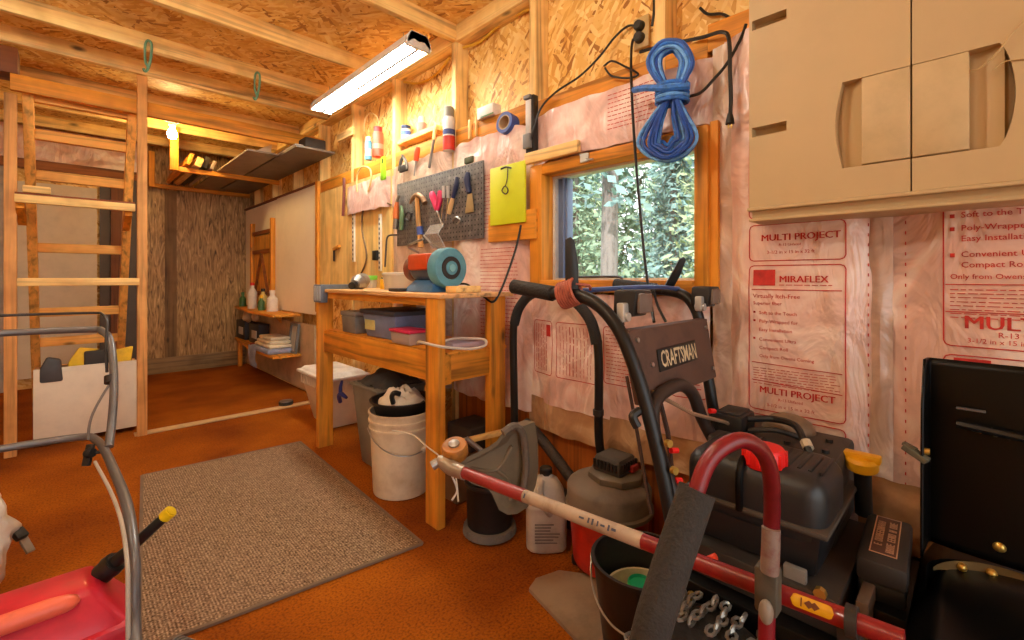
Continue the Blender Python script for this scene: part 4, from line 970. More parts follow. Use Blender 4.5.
# yellow board and plank
ya = ax(490, 226, 1.425); yb = ax(524.5, 160, 1.425)
t = thing('yellow_board', 'bright yellow board hung left of the window', 'board', (1.425, (ya.y + yb.y) / 2, ya.z))
MB().box((1.425, ya.y, ya.z + .0), (1.437, yb.y, yb.z), .002).build('sheet', mat('yellow_green_sheet', (216, 228, 34), .5, var=.03), t)
o = MB().box((1.440, ya.y + .03, 1.17), (1.457, yb.y - .05, 1.30), .002).build('backing_board', OY); tag(o, 'orange wood strip behind the yellow board', 'board')
q = lambda a, b: ax(a, b, 1.415)
t = thing('hook_tool', 'small black hook tool hung on the yellow board', 'tool', q(506, 170))
MB().tube([q(501, 169), q(506, 167), q(511, 168)], .004, 6).tube([q(508, 167), q(507, 180), q(505, 187)], .003, 6).build('shank', BLACK, t)
MB().tube([q(505, 186), q(508, 190), q(506, 194), q(502, 191)], .003, 6, 4, True).build('ring', BLACK, t)
pA, pB = ax(524, 166, 1.43), ax(577, 141, 1.43)
o = MB().box((1.43, pA.y, 1.497), (1.455, pB.y, 1.545), .003).build('plank', WY); tag(o, 'pale plank on top of the window frame at its left', 'plank')
# power strip
b = ax(531, 154, 1.47); hz = ax(531, 96, 1.47).z - b.z
t = thing('power_strip', 'grey and black power strip mounted upright left of the window', 'power strip', b)
MB(wallT(b)).box((-.022, 0, -.02), (.026, hz, .012), .004).build('housing', BLACK, t)
MB(wallT(b)).box((-.018, hz * .34, .012), (.014, hz * .92, .017), .002).build('face', mat('pale_grey_face', (206, 202, 198), .45), t)
MB(wallT(b)).box((-.024, hz * .08, .012), (.02, hz * .33, .03), .004).box((-.024, hz * .93, .012), (.016, hz * 1.0, .026), .003).build('plug', mat('mid_grey_plug', (120, 118, 118), .5), t)
# cords and outlets on the wall to the right
def cord(label, pts, r=.0045, m=BLACK, cat='cord', name='electric_cable', res=6):
    o = MB().tube([ax(a, b, X) for a, b, X in pts], r, 7, res).build(name, m); return tag(o, label, cat)
cord('black cord rising from the power strip to the upper outlet', [(529, 146, 1.45), (534, 128, 1.45), (541, 108, 1.46), (556, 92, 1.47), (580, 76, 1.50), (600, 56, 1.53), (614, 38, 1.56), (628, 26, 1.57), (640, 27, 1.57)])
cord('long black cord hanging from the outlet past the window to the snow blower', [(640, 38, 1.57), (633, 40, 1.55), (631, 60, 1.50), (632, 100, 1.44), (635, 150, 1.41), (640, 210, 1.39), (645, 262, 1.36), (650, 298, 1.33), (654, 322, 1.28)], .005)
t = thing('outlet_box', 'two black plugs in the wall outlet above the blue rope', 'outlet', ax(641, 33, 1.575))
b = ax(641, 33, 1.575); MB(wallT(b)).box((-.03, -.06, -.01), (.035, .06, .006), .003).build('cover_plate', mat('tan_plate', (196, 166, 110), .5), t)
for dz in (.022, -.022): MB(wallT(b)).cyl((-.0, dz, .004), (-.0, dz, .03), .022, .018, 14, .003).build('plug', BLACK, t)
cord('black cord arching from behind the blue rope to a dangling plug', [(640, 52, 1.55), (665, 45, 1.53), (700, 38, 1.48), (722, 32, 1.46), (729, 40, 1.45), (730, 70, 1.44), (731, 100, 1.44), (730, 118, 1.44)], .006)
t = thing('dangling_plug', 'black plug dangling between the blue rope and the cabinet', 'plug', ax(730, 122, 1.44))
MB().tube([ax(730, 113, 1.44), ax(730, 119, 1.44), ax(730, 124, 1.44)], [.006, .011, .013], 10).build('plug_body', BLACK, t)
MB().tube([ax(728.5, 124, 1.44), ax(728.5, 128, 1.44)], .0025, 6).tube([ax(731.5, 124, 1.44), ax(731.5, 128, 1.44)], .0025, 6).build('prongs', BRASS, t)
cord('black cord sagging from the rope up to the cabinet corner', [(684, 97, 1.42), (700, 93, 1.43), (715, 78, 1.44), (728, 62, 1.45), (741, 38, 1.46), (746, 24, 1.46)], .0048)
cord('small dark cord looped on the stud above the window', [(604, 66, 1.49), (612, 61, 1.48), (624, 66, 1.48), (638, 74, 1.48), (628, 78, 1.48), (612, 76, 1.48), (605, 68, 1.49)], .004)
cord('dark cord drooping in the top right stud bay', [(700, 8, 1.57), (708, 14, 1.57), (722, 14, 1.57), (733, 20, 1.57)], .005)
cord('dark cord coming down the stud right of the outlet', [(654, 0, 1.56), (654, 12, 1.55), (652, 26, 1.55)], .005)
YC = mat('yellow_cable', (222, 166, 40), .5)
cord('yellow cable stapled along the top plate, left length', [(404, 82, 1.55), (420, 83, 1.57), (436, 74, 1.575), (450, 57, 1.56)], .007, YC, 'cable', 'electrical_cable')
cord('yellow cable stapled along the top plate, right length', [(462, 48, 1.55), (480, 42, 1.57), (496, 28, 1.57), (510, 18, 1.57), (530, 9, 1.56)], .007, YC, 'cable', 'electrical_cable')
# blue rope coil
rp = thing('rope_coil', 'hanging coil of bright blue rope above the window', 'rope', ax(672, 100, 1.42))
ROPE = mat('blue_rope', (52, 118, 206), .55, var=.35, vs=40, bump=.4, bs=220)
ROPES = [ROPE, mat('lit_blue_rope', (104, 164, 232), .55, var=.3, vs=40), mat('shaded_blue_rope', (24, 74, 160), .55, var=.3, vs=40)]  # lighter and deeper blues paint strand highlights and shaded gaps into the rope
for k in range(13):
    f = k / 12; w = 10 + 13 * f; X = 1.415 - .04 * ((k * 7) % 13) / 13 + .006 * RN.uniform(-1, 1)
    cx = 671 + RN.uniform(-2, 2); top = 40 + 10 * (1 - f) + RN.uniform(-2, 2)
    MB().tube([ax(cx + 2, 98, X), ax(cx - w * .75, 76, X), ax(cx - w, 60, X), ax(cx - w * .5, top + 3, X), ax(cx + 2, top, X), ax(cx + w * .6, top + 4, X), ax(cx + w * .98, 62, X), ax(cx + w * .7, 78, X), ax(cx + 4, 98, X)], .0058, 7, 5).build('rope_loop', ROPES[k % 3], rp)
for k in range(14):
    f = k / 13; w = 10 + 18 * f + RN.uniform(-2, 2); X = 1.415 - .045 * ((k * 5) % 14) / 14 + .006 * RN.uniform(-1, 1)
    cx = 668 + RN.uniform(-3, 3); bot = 164 - 16 * (1 - f) + RN.uniform(-4, 3)
    MB().tube([ax(672, 92, X), ax(cx - w * .55, 118, X), ax(cx - w, 142, X), ax(cx - w * .6, bot - 4, X), ax(cx, bot, X), ax(cx + w * .65, bot - 8, X), ax(cx + w, 136, X), ax(cx + w * .62, 114, X), ax(674, 92, X)], .0058, 7, 5).build('rope_loop', ROPES[k % 3], rp)
for k in range(5):
    py = 86 + k * 4.0; c0 = ax(672, py, 1.405)
    MB().tube([c0 + Vector((.042 * math.cos(a), .050 * math.sin(a), .004 * math.sin(a))) for a in [2 * PI * i / 10 for i in range(10)]], .0065, 7, 3, True).build('wrap', ROPES[k % 2], rp)
MB().tube([ax(690, 86, 1.38), ax(665, 88, 1.36), ax(645, 88, 1.37), ax(634, 90, 1.39)], .011, 7, 4).build('rope_end', ROPE, rp)

# ------------------------------------------------------------------ beige wall cabinet
cab = thing('wall_cabinet', 'beige two door plastic wall cabinet at the upper right', 'cabinet', (1.42, .10, 1.16))
XF = 1.34
SHAD = CREAM
MB().box((1.374, -.246, 1.195), (1.499, .440, 2.10), .004).build('carcass', CREAM, cab)
MB().box((1.345, -.249, 1.155), (1.499, .443, 1.163), .002).box((1.356, -.243, 1.163), (1.499, .437, 1.184)).box((1.335, -.250, 1.183), (1.499, .444, 1.192), .002).build('bottom_tray', CREAM, cab)
def doorp(sgn):
    yc = .104; rz0, rz1 = 1.265, 1.473; XB = 1.373
    m = MB()
    def P(pts): m.prism(pts, (XF, 0, 0), (0, -1, 0), (0, 0, 1), -(XB - XF))
    bx_ = lambda a, z0, b, z1: m.box((XF, a, z0), (XB, b, z1))
    if sgn > 0:
        a, b = yc + .0015, .440
        bx_(a, 1.193, b, rz0); bx_(a, rz1, .349, 1.676); bx_(a, 1.702, b, 2.09); bx_(a, 1.676, .349, 1.702); bx_(.433, 1.676, b, 1.702)
        bx_(.349, rz1, b, 1.676)
        arc_ = [(-(.230 + .014 * math.sin(PI * t / 12)), rz0 + (rz1 - rz0) * t / 12) for t in range(13)]
        P(arc_ + [(-.349, rz1), (-.349, rz0)])
        bx_(.349, rz0, .433, 1.384); bx_(.349, 1.410, .433, rz1); bx_(.433, rz0, b, rz1)
        hy0, hy1, ry = a, .193, .244
    else:
        a, b = -.236, yc - .0015
        bx_(a, 1.193, b, rz0); bx_(a, rz1, b, 2.09)
        arc_ = [(.030 + .022 * math.sin(PI * t / 12) ** .7, rz0 + (rz1 - rz0) * t / 12) for t in range(13)]
        P([(.236, rz0), (.236, rz1)] + arc_[::-1])
        hy0, hy1, ry = .013, b, -.06
    bv = m.build('door', CREAM, cab, sharp=30)
    MB().box((XF - .001, hy0, rz0 + .003), (1.372, hy1, rz1 - .001), .003).build('handle', mat('cream_handle', (200, 174, 128), .5, var=.06, vs=12), bv)
    h = MB()
    h.grid(12, 4, (lambda u, v: Vector((1.371 - .022 * (1 - math.cos(u * PI / 2)) , .236 - .043 * u, rz0 + (rz1 - rz0) * v))) if sgn > 0 else (lambda u, v: Vector((1.371 - .024 * u * u, .013 - .05 * u, rz0 + (rz1 - rz0) * v))))
    h.build('recess', CREAM, bv)
doorp(1); doorp(-1)
cord('thin wire crossing the top right corner of the cabinet', [(970, 70, 1.338), (978, 69, 1.335), (996, 54, 1.330), (1010, 36, 1.330), (1030, 14, 1.33)], .0016, mat('pale_wire', (190, 160, 110), .5), 'wire', 'wire')
cord('short thin wire running right from the cabinet handle', [(992, 70, 1.337), (1004, 62, 1.336), (1014, 60, 1.336), (1030, 58, 1.336)], .0013, mat('pale_wire', (0, 0, 0)), 'wire', 'wire')

# ------------------------------------------------------------------ black U handle (mower handle) by the wall
t = thing('push_handlebar', 'black padded U shaped handlebar standing between bench and window', 'handlebar', (1.38, 1.18, 0))
MB().tube([(1.40, 1.415, .02), (1.39, 1.410, .45), (1.38, 1.405, .78), (1.378, 1.37, .87), (1.375, 1.30, .93), (1.375, 1.20, .95), (1.375, 1.09, .925), (1.375, 1.0, .85), (1.38, .965, .74), (1.39, .97, .45), (1.425, .985, .345), (1.474, .996, .25), (1.478, .998, .03)], .0165, 12, 6).build('tube', BLKM, t)
MB().tube([(1.38, 1.400, .80), (1.378, 1.37, .87), (1.375, 1.30, .93), (1.375, 1.20, .95), (1.375, 1.09, .925), (1.375, 1.0, .85), (1.378, .97, .76)], .021, 12, 6).build('foam_sleeve', mat('black_foam', (40, 40, 41), .8, bump=.3, bs=200), t)
MB().box((1.40, 1.08, .003), (1.478, 1.44, .14), .03).build('base_housing', DUSTB, t)
MB().tube([(1.385, .968, .50), (1.385, .968, .52)], .02, 12).build('clamp_ring', DUSTB, t)

# ------------------------------------------------------------------ snow blower
sb = thing('snow_blower', 'black snow blower with brown handle panel below the window', 'snow blower', (1.17, .3, 0))
GRIPM = mat('ribbed_black_grip', (34, 33, 33), .7, bump=.4, bs=160)
lb = [(.935, .80, .957), (.935, .726, .957), (.935, .655, .934), (.935, .598, .881), (.935, .56, .81), (.935, .527, .724), (.935, .491, .598), (.935, .472, .517), (.938, .45, .40)]
MB().tube(lb, .0165, 12, 5).build('handlebar', BLKM, sb)
rb = [(1.40, .80, .962), (1.40, .70, .957), (1.40, .645, .940), (1.40, .612, .895), (1.40, .600, .838), (1.40, .575, .685), (1.40, .55, .55), (1.40, .50, .40)]
MB().tube(rb, .0165, 12, 5).build('handlebar', BLKM, sb)
MB().tube([(.935, .955, .975), (.935, .95, .975), (.935, .80, .958), (.935, .795, .957)], [.012, .021, .021, .015], 14, 1).build('grip', GRIPM, sb)
MB().tube([(1.40, .91, .978), (1.40, .905, .977), (1.40, .75, .962), (1.40, .745, .962)], [.012, .021, .021, .015], 14, 1).build('grip', GRIPM, sb)
def lever(p0, p1, w):
    a = Vector(p0); b = Vector(p1); d = (b - a).normalized(); s = Vector((.55, -.8, 0)).normalized()
    m = MB().prism([(-w * .5, 0), (w * .5, 0), (w * .55, .5), (w * .35, .93), (w * .05, 1), (-w * .35, .95)], a, s, b - a, .012, .002)
    return m.build('lever', BLACK, sb)
lever((.935, .735, .965), (.935, .742, 1.106), .034)
lever((1.40, .715, .955), (1.40, .655, 1.068), .030)
# panel between the bars
pu, pv = Vector((1, 0, 0)), Vector((0, .18, 1)).normalized(); pnv = pu.cross(pv)
po = Vector((.952, .565, .700))
pnl = MB().prism([(.0, .0), (.432, .0), (.436, .172), (-.012, .172)], po, pu, pv, .022, .005).build('handle_panel', mat('dusty_brown_panel', (92, 66, 54), .6, c2=(70, 50, 42), vs=12), sb)
MB().box((.95, .575, .868), (1.39, .605, .876), .002).build('panel_lip', mat('dusty_brown_panel', (0, 0, 0)), pnl)
q0 = po + pnv * .0225
MB().prism([(.10, .062), (.318, .068), (.322, .122), (.102, .118)], q0, pu, pv, .004, .002).build('name_plate', BLACK, pnl)
MB().text('CRAFTSMAN', q0 + pu * .112 + pv * .073 + pnv * .0045, pu, pv, .058, .016, 'LEFT', .61, .0).build('lettering', mat('pale_gold_letters', (214, 196, 156), .5), pnl)
for x, z in ((.02, .03), (.02, .15), (.07, .085), (.41, .03), (.41, .15)): MB().cyl(q0 + pu * x + pv * z, q0 + pu * x + pv * z + pnv * .005, .006, seg=10).build('bolt', STEEL, pnl)
# lower arch of the handle frame
MB().tube([(.965, .46, .48), (.958, .50, .59), (.958, .52, .66), (.985, .53, .708), (1.05, .535, .724), (1.13, .535, .724), (1.19, .53, .690), (1.225, .52, .62), (1.26, .48, .52), (1.28, .44, .43)], .0165, 12, 5).build('frame_arch', mat('dark_brown_tube', (56, 46, 42), .45, .2), sb)
for z, y in ((.64, .487), (.585, .474)): MB().cyl((.935, y - .012, z), (.932, y - .022, z + .001), .0085, seg=10).build('bolt', BRASS, sb)
# head lamps
def lamp(c, s):
    c = Vector(c)
    l = MB().hull((c.x - s * .55, c.y - s * .35), (c.x + s * .55, c.y + s * .6), (c.x - s * .65, c.y - s * .55), (c.x + s * .65, c.y + s * .5), c.z - s * .55, c.z + s * .5, .008).build('head_lamp', DUSTB, sb)
    MB().box((c.x - s * .5, c.y - s * .62, c.z - s * .42), (c.x + s * .5, c.y - s * .45, c.z + s * .38), .006).build('lens', mat('smoky_lens', (110, 96, 88), .15), l)
    MB().box((c.x - s * .95, c.y - .01, c.z - s * .75), (c.x - s * .45, c.y + .01, c.z - .0), .004).cyl((c.x - s * .7, c.y - .016, c.z - s * .55), (c.x - s * .7, c.y + .012, c.z - s * .55), .011, seg=12).build('lamp_bracket', mat('pale_zinc', (196, 194, 188), .35, .5), l)
lamp((1.005, .60, .94), .062)
lamp((1.40, .585, .945), .058)
MB().tube([(.95, .735, .966), (1.15, .70, .972), (1.30, .69, .972), (1.40, .67, .965)], .007, 8, 4).build('cross_rod', mat('blue_steel', (74, 96, 150), .4, .3), sb)
MB().tube([(1.02, .75, .955), (1.0, .78, .80), (.97, .62, .60), (1.0, .5, .4)], .0035, 6, 1).build('control_rod', BLACK, sb) if False else None
MB().tube([(1.10, .69, .97), (1.11, .70, .90), (1.09, .68, .872)], .004, 6).tube([(1.22, .66, .965), (1.225, .65, .92), (1.215, .62, .876)], .004, 6).build('control_cable', BLACK, sb)
MB().tube([(1.14, .70, .72), (1.12, .66, .6), (1.06, .58, .40)], .005, 6, 1).tube([(1.03, .55, .735), (1.05, .53, .62), (1.03, .50, .45)], .006, 6, 1).build('control_rod', mat('brown_steel', (74, 54, 46), .5, .4), sb)
MB().tube([(1.0, .545, .728), (1.12, .50, .66), (1.24, .47, .62), (1.42, .44, .55)], .005, 6, 1).build('chute_rod', mat('tan_steel', (176, 146, 118), .4, .5), sb)
for p_ in ((1.215, .49, .648), (.972, .476, .612), (.978, .47, .545)): MB().tube([Vector(p_) + Vector((-.009, .003, .003)), Vector(p_) + Vector((.009, -.003, .0))], .0065, 8).build('red_knob', BRED, sb)
MB().tube([(.925, .535, .70), (.905, .54, .69), (.908, .53, .668)], .010, 8).build('switch', BLACK, sb)
# engine
SHR = mat('black_shroud', (36, 35, 36), .42, c2=(46, 40, 37), vs=4, var=.2)
MB().box((1.04, .205, .455), (1.25, .487, .603), .042, seg=4).build('engine_shroud', SHR, sb)
lowr = MB().hull((1.06, .225), (1.35, .47), (1.045, .21), (1.365, .482), .400, .50, .012).build('lower_shroud', mat('black_lower_shroud', (30, 29, 31), .4), sb)
MB().box((1.034, .199, .495), (1.372, .493, .508), .005).build('seam_flange', mat('dusty_seam', (70, 60, 50), .6), sb)
b = MB()
for k in range(5): b.box((1.09, .218 + k * .02, .598), (1.20, .226 + k * .02, .606), .003)
b.build('vent_ribs', BLACK, sb)
MB().tube([(1.036, .36, .50), (1.034, .36, .56), (1.05, .36, .598), (1.10, .362, .609), (1.20, .362, .609)], .008, 8, 4).build('tank_strap', BLACKG, sb)
cp = MB().lathe([(0, 0), (.040, 0), (.042, .008), (.042, .034), (.036, .042), (0, .042)], (1.085, .325, .592), seg=22).build('fuel_cap', BRED, sb)
b = MB()
for k in range(12):
    a = 2 * PI * k / 12; b.box((1.085 + .041 * math.cos(a) - .004, .325 + .041 * math.sin(a) - .004, .598), (1.085 + .041 * math.cos(a) + .004, .325 + .041 * math.sin(a) + .004, .628), .002)
b.build('grip_ribs', BRED, cp)
MB().box((1.20, .22, .40), (1.44, .50, .590), .012).build('engine_top', mat('dusty_engine_cover', (62, 56, 52), .6, c2=(44, 40, 38), vs=8), sb)
for x, y in ((1.27, .25), (1.27, .33), (1.29, .42), (1.36, .26), (1.40, .36), (1.34, .46)): MB().cyl((x, y, .589), (x, y, .598), .008, seg=8).build('bolt', BLACK, sb)
MB().box((1.26, .43, .56), (1.36, .51, .634), .008).build('air_filter_box', BLACK, sb)
MB().box((1.27, .44, .632), (1.35, .50, .640), .004).build('filter_lid', DUSTB, sb)
MB().ell((1.40, .36, .590), (.055, .065, .042), 18, 10).build('muffler', mat('tan_heat_cover', (138, 116, 92), .5, c2=(96, 78, 62), vs=7), sb)
MB().tube([(1.30, .44, .62), (1.33, .38, .628), (1.30, .32, .632), (1.24, .285, .612), (1.22, .27, .595)], .0085, 8, 5).build('fuel_hose', BLACK, sb)
MB().tube([(1.28, .42, .60), (1.29, .36, .612), (1.33, .31, .594)], .007, 8, 4).build('spark_lead', DUSTB, sb)
MB().tube([(1.245, .285, .614), (1.23, .275, .604)], .012, 8).build('hose_clip', mat('pale_clip', (206, 196, 170), .5), sb)
MB().tube([(1.355, .19, .44), (1.345, .19, .50), (1.335, .19, .555)], .018, 10).build('dipstick_tube', BLACK, sb)
b = MB().lathe([(0, 0), (.030, 0), (.032, .006), (.032, .022), (.026, .028), (0, .028)], (1.332, .19, .553), (-.15, 0, 1), 20)
b.box((1.318, .155, .572), (1.346, .225, .590), .004)
b.build('oil_cap', YEL, sb)
MB().box((1.02, .18, .33), (1.40, .50, .40), .006).build('engine_plate', mat('dusty_dark_steel', (60, 54, 50), .5, .3), sb)
MB().box((.985, .16, .12), (1.39, .475, .33), .01).build('body', BLACKG, sb)
MB().box((1.05, .14, .18), (1.42, .16, .40), .003).build('side_plate', mat('dusty_brown_steel', (96, 78, 64), .5, .2), sb)
for p_ in ((.984, .44, .30), (.984, .30, .27), (.984, .36, .20), (1.03, .21, .40), (.984, .22, .24)): MB().cyl(p_, Vector(p_) + Vector((-.012, 0, 0)), .011, seg=8).build('bolt', BRASS, sb)
MB().box((1.03, .235, .385), (1.045, .275, .425), .003).build('shroud_clip', mat('grey_clip', (130, 126, 120), .5), sb)
MB().tube([(.975, .47, .43), (.97, .46, .40), (.965, .43, .385)], .004, 6).tube([(.97, .41, .395), (.975, .385, .415)], .007, 8).build('red_wire', mat('orange_red_wire', (214, 66, 40), .5), sb)
# wheels with tyre chains
CH = mat('chain_steel', (150, 146, 138), .35, .7)
def wheel(x):
    w = MB().lathe([(.07, -.05), (.13, -.052), (.155, -.04), (.162, 0), (.155, .04), (.13, .052), (.07, .05)], (x, .37, .164), (1, 0, 0), 32).build('wheel', mat('rubber_tyre', (30, 29, 28), .85, bump=.5, bs=70), sb)
    MB().lathe([(0, -.03), (.072, -.045), (.072, .045), (0, .03)], (x, .37, .164), (1, 0, 0), 20).build('rim', mat('grey_rim', (140, 136, 130), .5), w)
    b = MB()
    for k in range(34):
        a = 2 * PI * k / 34
        c0 = Vector((x, .37 + .164 * math.cos(a), .164 + .164 * math.sin(a))); t_ = Vector((0, -math.sin(a), math.cos(a))); n_ = Vector((0, math.cos(a), math.sin(a)))
        for q, s in enumerate((-.042, -.021, .0, .021, .042)):
            e1 = Vector((1, 0, 0)); e2 = (t_ if (q + k) % 2 else n_)
            p_ = c0 + e1 * s + t_ * (.006 * math.sin(k * 2.1 + q)) + n_ * .004
            b.tube([p_ + e1 * (.014 * math.cos(w_)) + e2 * (.008 * math.sin(w_)) for w_ in [2 * PI * z_ / 8 for z_ in range(8)]], .0036, 5, 1, True)
    b.build('tyre_chain', CH, w)
wheel(.915); wheel(1.425)
# auger housing and chute
MB().prism([(.12, .0), (-.34, .0), (-.40, .05), (-.40, .36), (-.20, .44), (.05, .42), (.12, .30)], (.92, 0, .012), (0, 1, 0), (0, 0, 1), .54, .01).build('auger_housing', BLACKG, sb)
ch = MB()
def chute(u, v):
    a = PI * (-.05 + 1.1 * u); r = .125
    return Vector((1.17 + .10 * math.sin(a) * 1.0, -.055 + r * math.cos(a), .26 + .19 * v))
ch.grid(20, 6, chute)
ch.lathe([(.10, .20), (.135, .20), (.135, .262), (.10, .262)], (1.17, -.055, .02), seg=30)
ch.build('chute', BLACKG, sb)
defl = MB()
def dfl(u, v):
    # open faced hood: flat back, side cheeks folded forward
    w = .265; z = .463 + .372 * v; lean = .03 * v + .05 * max(0, v - .8)
    s = (u - .5) * 2
    if abs(s) <= .72: return Vector((1.262 + lean * .5 - .012 * (1 - (s / .72) ** 2), -.06 - s / .72 * w / 2, z))
    k = (abs(s) - .72) / .28
    return Vector((1.262 + lean * .5 - .085 * k * (1 - .55 * max(0, (v - .78) / .22)), -.06 - math.copysign(w / 2 + .004 * k, s), z))
defl.grid(40, 24, dfl); 
df = defl.build('chute_deflector', BLACKG, sb)
mo = df.modifiers.new('thick', 'SOLIDIFY'); mo.thickness = .004; mo.offset = 0
MB().tube([(1.245, .03, .715), (1.243, -.06, .708), (1.245, -.17, .700)], .008, 8, 3).build('reflection_bar', mat('dark_reflection', (24, 24, 25), .25), df)  # bars and their greys stand in for reflections on the glossy black hood
MB().box((1.236, .03, .745), (1.246, -.01, .749), .001).build('reflection_bar', mat('pale_reflection', (90, 90, 92), .3), df)
MB().beam((1.19, .068, .645), (1.20, .104, .664), .020, .012, .002).beam((1.20, .085, .66), (1.205, .106, .668), .012, .006, .001).build('chute_lever', mat('grey_green_lever', (92, 88, 72), .5), df)
def arc(a, ins=0): return (1.17 + (.10 - ins) * math.sin(a), -.055 + (.125 - ins) * math.cos(a))
for a, z, r in ((.85, .440, .0085), (1.25, .438, .0085), (1.0, .398, .012)):
    x, y = arc(a, .008); MB().lathe([(0, 0), (r, 0), (r * .85, .004), (r * .35, .007), (0, .007)], (x, y, z), (-math.sin(a), -math.cos(a), .25), 14).build('bolt', BRASS, df)
MB().lathe([(0, 0), (.010, 0), (.0085, .004), (.004, .007), (0, .007)], (1.252, -.028, .495), (-1, -.1, .1), 14).build('bolt', BRASS, df)
MB().cyl((1.205, .074, .66), (1.205, .066, .66), .007, seg=10).build('bolt', BRASS, df)
MB().grid(24, 2, lambda u, v: Vector((*arc(.25 + 2.6 * u, .006), .440 + (v - .5) * .026 * math.sin(PI * min(1, .08 + u))))).build('hinge_strip', mat('worn_brass_strip', (150, 122, 78), .35, .5), df)
MB().box((.95, .02, .30), (1.06, .10, .318), .004, ('Z', .35)).build('skid_bracket', mat('tan_grey_steel', (130, 112, 94), .5), sb)
# rusty cord wound on the grip
b = MB()
c0 = Vector((.932, .742, .960))
for k in range(7):
    o_ = (k - 3) * .0075; ring = []
    for i in range(10):
        a = 2 * PI * i / 10; ring.append(c0 + Vector((.030 * math.cos(a), o_ + .012 * math.sin(a + .5), .031 * math.sin(a) - o_ * .3)))
    b.tube(ring, .0046, 6, 3, True)
b.tube([c0 + Vector((0, -.02, .025)), c0 + Vector((.03, -.04, .02)), c0 + Vector((.05, -.03, .01))], .004, 6, 3)
o = b.build('cord_bundle', mat('rust_orange_cord', (176, 92, 68), .6, c2=(120, 52, 38), vs=60)); tag(o, 'rust orange cord wound round the left snow blower grip', 'cord')
# starter box with a framed plate, part of the snow blower
cc = Vector((1.242, .137, .45)); uL = Vector((1, .05, 0)).normalized(); vL = Vector((-.05, 1, 0)).normalized()
sx = MB().prism([(-.118, -.040), (.118, -.040), (.118, .040), (-.118, .040)], cc + Vector((0, 0, -.048)), uL, vL, .046, .009).build('starter_box', DUSTB, sb)
MB().prism([(-.114, -.037), (.114, -.037), (.114, .037), (-.114, .037)], cc + Vector((0, 0, -.082)), uL, vL, .036, .006).build('starter_base', BLACK, sx)
oz = cc + Vector((0, 0, -.0015)) + uL * .012
def rect2(m, x0, y0, x1, y1): m.prism([(x0, y0), (x1, y0), (x1, y1), (x0, y1)], oz, uL, vL, .0012)
MB().prism([(-.088, -.020), (.088, -.020), (.088, .020), (-.088, .020)], oz + Vector((0, 0, -.0006)), uL, vL, .001).build('name_plate', mat('brown_plate', (88, 52, 38), .5), sx)
b = MB()
for x0, y0, x1, y1 in ((-.092, -.022, .092, -.020), (-.092, .020, .092, .022), (-.092, -.022, -.090, .022), (.090, -.022, .092, .022)): rect2(b, x0, y0, x1, y1)
for row, (yy, xs, xe) in enumerate(((.004, -.055, .068), (-.016, -.078, .072))):
    x = xs
    while x < xe:      # worn block lettering, no longer readable
        w = RN.uniform(.006, .009); k = RN.randrange(4)
        rect2(b, x, yy, x + .002, yy + .013)
        if k != 0: rect2(b, x + w - .002, yy, x + w, yy + .013)
        if k != 1: rect2(b, x, yy + .011, x + w, yy + .013)
        if k != 2: rect2(b, x, yy + .0055, x + w, yy + .0075)
        if k != 3: rect2(b, x, yy, x + w, yy + .002)
        x += w + (.003 if RN.random() < .85 else .012)
b.build('lettering', mat('pale_copper_letters', (206, 160, 126), .5), sx)
MB().box((1.10, .09, .32), (1.36, .17, .37), .004).build('starter_bracket', BLACKG, sb)
# tan sheet and folded wrap lying low against the wall behind it
o = MB().grid(16, 14, lambda u, v: Vector((1.40 + .055 * v + .012 * noise.noise(Vector((u * 4, v * 4, 8))), .21 - .24 * u, .36 + .14 * v + .012 * noise.noise(Vector((u * 5, v * 3, 2)))))).box((1.42, -.03, .003), (1.49, .21, .37), .004).build('paper_sack', mat('tan_paper_sack', (160, 112, 66), .8, c2=(120, 82, 48), vs=6))
tag(o, 'tan paper sack standing low against the wall behind the yellow oil cap', 'sack')

# ------------------------------------------------------------------ shop vacuum, jug, buckets, pad
v0 = Vector((1.335, .890, 0))
sv = thing('shop_vacuum', 'red shop vacuum with dusty grey lid below the handle panel', 'vacuum', v0)
DG2 = mat('dusty_grey_lid', (118, 104, 88), .65, c2=(84, 74, 64), vs=7)
MB().lathe([(0, .03), (.118, .03), (.122, .04), (.136, .215), (.14, .222), (0, .222)], v0, seg=36).build('drum', mat('faded_red_plastic', (202, 44, 32), .45, var=.2), sv)
MB().lathe([(.141, .212), (.150, .214), (.150, .226), (.143, .232), (.143, .285), (.139, .292), (.128, .300), (.08, .312), (0, .315)], v0, seg=36).build('lid', DG2, sv)
MB().lathe([(.0, .31), (.092, .31), (.096, .318), (.094, .332), (.085, .338), (0, .338)], v0 + Vector((.02, -.015, 0)), seg=8).build('motor_skirt', mat('dusty_olive', (104, 92, 74), .6), sv)
mz = v0 + Vector((.02, -.01, 0))
MB().hull((mz.x - .058, mz.y - .058), (mz.x + .058, mz.y + .058), (mz.x - .05, mz.y - .05), (mz.x + .05, mz.y + .05), .336, .392, .012).build('motor_head', mat('dusty_dark_head', (72, 66, 58), .55, c2=(52, 48, 44)), sv)
b = MB()
for k in range(7): b.box((mz.x - .061, mz.y - .045 + k * .014, .352), (mz.x - .055, mz.y - .038 + k * .014, .38)); b.box((mz.x - .045 + k * .014, mz.y - .061, .352), (mz.x - .038 + k * .014, mz.y - .055, .38))
b.build('vents', BLACK, sv)
MB().box((mz.x + .0, mz.y - .072, .344), (mz.x + .04, mz.y - .052, .366), .003).build('switch', mat('dark_red_switch', (140, 36, 34), .4), sv)
MB().tube([v0 + Vector((-.12, -.07, .24)), v0 + Vector((-.145, -.085, .24))], .022, 12).build('inlet', BLACK, sv) if False else None
